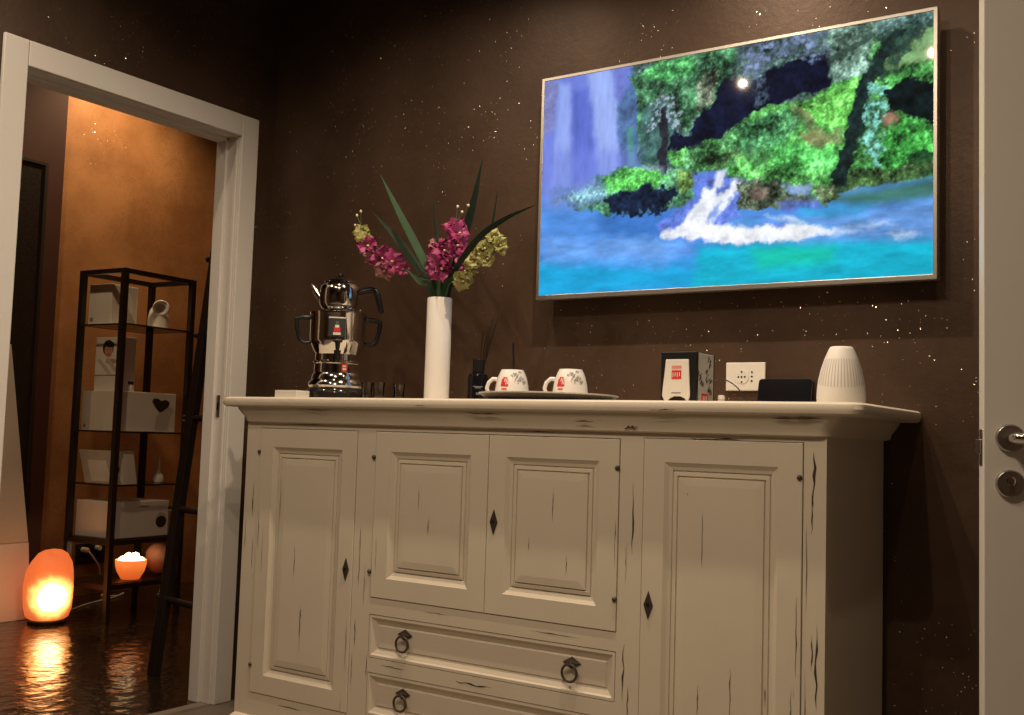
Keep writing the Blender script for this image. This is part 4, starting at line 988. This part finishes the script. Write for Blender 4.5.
# glowing bowl and unlit salt globe on the bottom panel
ZB = ZL + .0045
P = q3(-1.668, .725, 0)
bl = thing('salt_bowl_lamp', 'glowing orange bowl filled with lit salt crystals under the display stand', 'lamp', (P.x, P.y, ZB))
M_bowl = mat_glow('glowing_orange_bowl', (0, 0, .125), .13, (1, .55, .16, 1), (1, .25, .045, 1), (.85, .12, .018, 1), 1.6, .75, .12)
b = B(); b.lathe([(.046, 0), (.050, .004), (.056, .016), (.070, .040), (.078, .070), (.080, .100), (.077, .100), (.073, .070), (.062, .040), (.0001, .030)], seg=40); b.build('bowl', M_bowl, bl)
M_hot = mat_glow('lit_salt_chunks', (0, 0, .11), .11, (1, .93, .62, 1), (1, .72, .28, 1), (1, .42, .10, 1), 9.0, 3.0, .3)
rr = random.Random(4)
for k in range(16):
    a = 2 * PI * k / 10 + .3; rd_ = .052 if k < 10 else .022; 
    if k >= 10: a = 2 * PI * (k - 10) / 6
    s = rr.uniform(.018, .026); z = .090 + (.014 if k >= 10 else 0) + rr.uniform(0, .010)
    b = B(); b.ell((rd_ * math.cos(a), rd_ * math.sin(a), z), (s, s * .85, s * 1.1), 7, 4); [b.s.__setitem__(i, False) for i in range(len(b.s))]
    b.build('salt_chunk', M_hot, bl)
P = q3(-1.705, .952, 0)
b = B(); rr = random.Random(8)
b.ell((0, 0, .091), (.090, .090, .092), 26, 16); b.v = [(x * (1 + .05 * math.sin(5 * x / .07 + 9 * z)), y_ * (1 + .05 * math.sin(7 * y_ / .07 + 4 * z)), z) for x, y_, z in b.v]
tag(b.build('salt_globe', M_salt, None, (P.x, P.y, ZB)), 'unlit round pink salt globe beside the glowing bowl', 'salt globe')

# big salt lamp on the floor
lx, ly = -1.842, .376
sl_ = thing('salt_lamp', 'large glowing orange salt rock lamp on the floor left of the display stand', 'lamp', (lx, ly, 0), face_cam(lx, ly)); sl_.scale = (.89, .89, .87)
M_rock = mat_glow('glowing_salt_rock', (.022, -.085, .155), .155, (1, .86, .50, 1), (1, .42, .10, 1), (.90, .16, .035, 1), 7.0, .80, .26, body=(.5, .17, .08, 1))
prof = [(.085, .018), (.108, .035), (.122, .08), (.130, .14), (.130, .20), (.127, .25), (.120, .29), (.102, .34), (.075, .385), (.045, .402), (.0001, .408)]
rings = []
for r_, z in prof:
    ring = []
    for j in range(32):
        t = 2 * PI * j / 32
        k = 1 + .05 * math.sin(3 * t + 9 * z) + .035 * math.sin(5 * t - 14 * z + 1) + .02 * math.sin(9 * t + 25 * z)
        ox = .018 * max(0, (z - .25) / .15) 
        ring.append((r_ * k * math.cos(t) + ox * (1 if z > .3 else .5), r_ * .85 * k * math.sin(t), z + .012 * math.sin(2 * t + 1.0) * (z / .4)))
    rings.append(ring)
b = B(); b.loft(rings, 0, True); b.build('salt_rock', M_rock, sl_)
b = B(); b.lathe([(.095, 0), (.098, .004), (.098, .018), (.092, .022)], seg=36); b.build('wooden_base', M_wood, sl_)

# white pedestal at the left edge of the doorway, and the cane panel behind it
pd = thing('pedestal', 'tall tapered white pedestal at the left edge of the doorway', 'pedestal', (-2.128, .230, 0))
def taper(levels): return [[(x0, y0, z), (x1, y0, z), (x1, y1, z), (x0, y1, z)] for z, x0, x1, y0, y1 in levels]
b = B(); b.loft(taper([(.0, -.135, .135, -.16, .155), (.385, -.128, .128, -.16, .128)]), 0, False); b.build('lower_block', M_trim, pd, bevel=.003)
b = B(); b.loft(taper([(.387, -.126, .126, -.158, .127), (1.38, -.09, .09, -.13, -.012)]), 0, False); b.build('upper_block', M_cloth, pd, bevel=.003)
b = B(); b.loft([[(0, .03, .005), (.028, .03, .005), (.028, .53, .005), (0, .53, .005)], [(0, .03, 2.39), (.022, .03, 2.39), (.022, .492, 2.39), (0, .492, 2.39)]], 0, False)
b.v = [(x, y_, z) for x, y_, z in b.v]
pn = thing('cane_panel', 'tall dark woven panel against the back room wall, left of the salt lamp', 'panel', (-2.298, 0, 0))
b.build('weave', M_screenback, pn); b = B(); b.box(0, .032, .488, .505, .0, 2.40); b.box(0, .032, .02, .037, 0, 2.40); b.box(0, .032, .037, .488, 2.385, 2.40); b.build('frame', M_wood, pn)

# ladder
ld = thing('wooden_ladder', 'black wooden ladder just inside the doorway, leaning away', 'ladder', (-.54, .0, 0))
def lean(z): return Vector((.056 * z, .074 * z, z))
dvec = Vector((.98, -.2, 0)).normalized(); nv = Vector((.2, .98, 0)).normalized()
for s_, off in ((0, 0), (1, .405)):
    b = B(); rg = []
    for z in (0, 1.78):
        c_ = lean(z) + dvec * off
        rg.append([c_ - dvec * .028 - nv * .016, c_ + dvec * .028 - nv * .016, c_ + dvec * .028 + nv * .016, c_ - dvec * .028 + nv * .016])
    b.loft(rg, 0, False); b.build('rail', M_wood, ld, bevel=.003)
for z in (.30, .66, 1.03, 1.375, 1.70):
    c_ = lean(z); b = B(); b.tube([c_ - dvec * .065, c_ + dvec * .405], .013, 12); b.build('rung', M_wood, ld)

# black socket with white plug and cord on the far wall
bs = thing('wall_socket', 'black wall socket low on the back room wall behind the display stand', 'socket', (-2.5, 1.07, .235))
b = B(); b.box(0, .010, -.098, .098, -.060, .060); b.build('plate', M_black, bs, bevel=.003)
for y_ in (-.045, .045):
    b = B(); b.tube([(.0095, y_, 0), (.0115, y_, 0)], .022, 20); b.build('socket_insert', M_gblack, bs)
wc = thing('power_cord', 'white plug and looping white cord running from the black socket to the floor', 'cord', (-2.47, 1.06, 0))
b = B(); b.tube([(-.018, -.045, .262), (.02, -.045, .262), (.035, -.045, .258)], [.016, .016, .010], 12); b.build('plug', M_cord, wc)
b = B(); b.tube([(-.018, .045, .268), (.016, .045, .268)], .014, 12); b.build('plug', M_cord, wc)
pts = [(.035, -.045, .258), (.05, -.02, .22), (.04, .03, .16), (.03, .05, .10), (.05, .09, .07), (.06, .05, .05), (.05, .02, .08), (.06, .07, .09), (.10, .04, .03), (.12, 0, .006), (.16, .08, .005), (.10, .16, .005), (.20, .02, .005), (.30, -.22, .005), (.42, -.42, .005), (.44, -.50, .005)]
b = B(); b.tube(curve(pts, 8), .0045, 8); b.build('lead', M_cord, wc)

# black bag
P = Vector((-1.42, 1.16, 0))
bg = thing('bag', 'black bag on the tiled floor behind the ladder, at the right of the doorway', 'bag', P, .5)
rg = []
for z, w_, d_ in ((0, .13, .075), (.01, .15, .085), (.07, .16, .085), (.14, .15, .065), (.20, .135, .035), (.215, .13, .012)):
    rg.append([(w_ * math.copysign(abs(math.cos(t)) ** .5, math.cos(t)), d_ * math.copysign(abs(math.sin(t)) ** .6, math.sin(t)), z) for t in [2 * PI * i / 28 for i in range(28)]])
b = B(); b.loft(rg, 0, True); b.build('body', mat('black_leather', (.014, .012, .011, 1), .38, var=.2, bump=.2), bg)
for s in (-1, 1):
    b = B(); b.tube(curve([(-.07, s * .028, .19), (-.06, s * .03, .27), (0, s * .03, .30), (.06, s * .03, .27), (.07, s * .028, .19)], 6), .006, 8); b.build('handle', M_black, bg)

# ------------------------------------------------------------------ light
WARM = (1.0, .79, .58)
def spot(name, loc, target, energy, angle, blend=.6, size=.035, col=WARM):
    L = bpy.data.lights.new(name, 'SPOT'); L.energy = energy; L.color = col; L.spot_size = math.radians(angle); L.spot_blend = blend; L.shadow_soft_size = size
    o = bpy.data.objects.new(name, L); COL.objects.link(o); o.location = loc
    o.rotation_euler = (Vector(target) - Vector(loc)).to_track_quat('-Z', 'Y').to_euler(); return o
for x, y_, e in LIGHTS:
    spot('ceiling_spot', (x, y_, H - .03), (x, y_, 0), e, 150 if y_ > -1 else 172, 1.0, .016)
spot('ceiling_spot', (-1.95, 1.05, H2 - .03), (-2.35, 1.0, 1.6), 82, 130, .9, .04, (1, .68, .38))
spot('ceiling_spot', (-.9, -.5, H2 - .03), (-1.6, .4, .6), 62, 130, .9, .04, (1, .70, .42))
L = bpy.data.lights.new('salt_lamp_bulb', 'POINT'); L.energy = 1.2; L.color = (1, .38, .10); L.shadow_soft_size = .08
o = bpy.data.objects.new('salt_lamp_bulb', L); COL.objects.link(o); o.location = (lx + .20, ly - .12, .17)
w = bpy.data.worlds.new('world'); S.world = w; w.use_nodes = True
w.node_tree.nodes['Background'].inputs[0].default_value = (.9, .65, .45, 1); w.node_tree.nodes['Background'].inputs[1].default_value = .01

# ------------------------------------------------------------------ camera
cam = bpy.data.cameras.new('camera'); cam.sensor_width = 36; cam.lens = 37.8174; cam.clip_start = .02
co_ = bpy.data.objects.new('camera', cam); COL.objects.link(co_)
r_ = Vector((.83372, .55129, .031446)); u_ = Vector((.01404, -.078095, .996847)); f_ = Vector((-.552008, .83065, .07285))
co_.matrix_world = Matrix(((r_.x, u_.x, -f_.x, CAM.x), (r_.y, u_.y, -f_.y, CAM.y), (r_.z, u_.z, -f_.z, CAM.z), (0, 0, 0, 1)))
S.camera = co_
S.view_settings.view_transform = 'Standard'; S.view_settings.look = 'None'; S.view_settings.gamma = 1.0; S.view_settings.exposure = 0.0; S.view_settings.use_curve_mapping = False
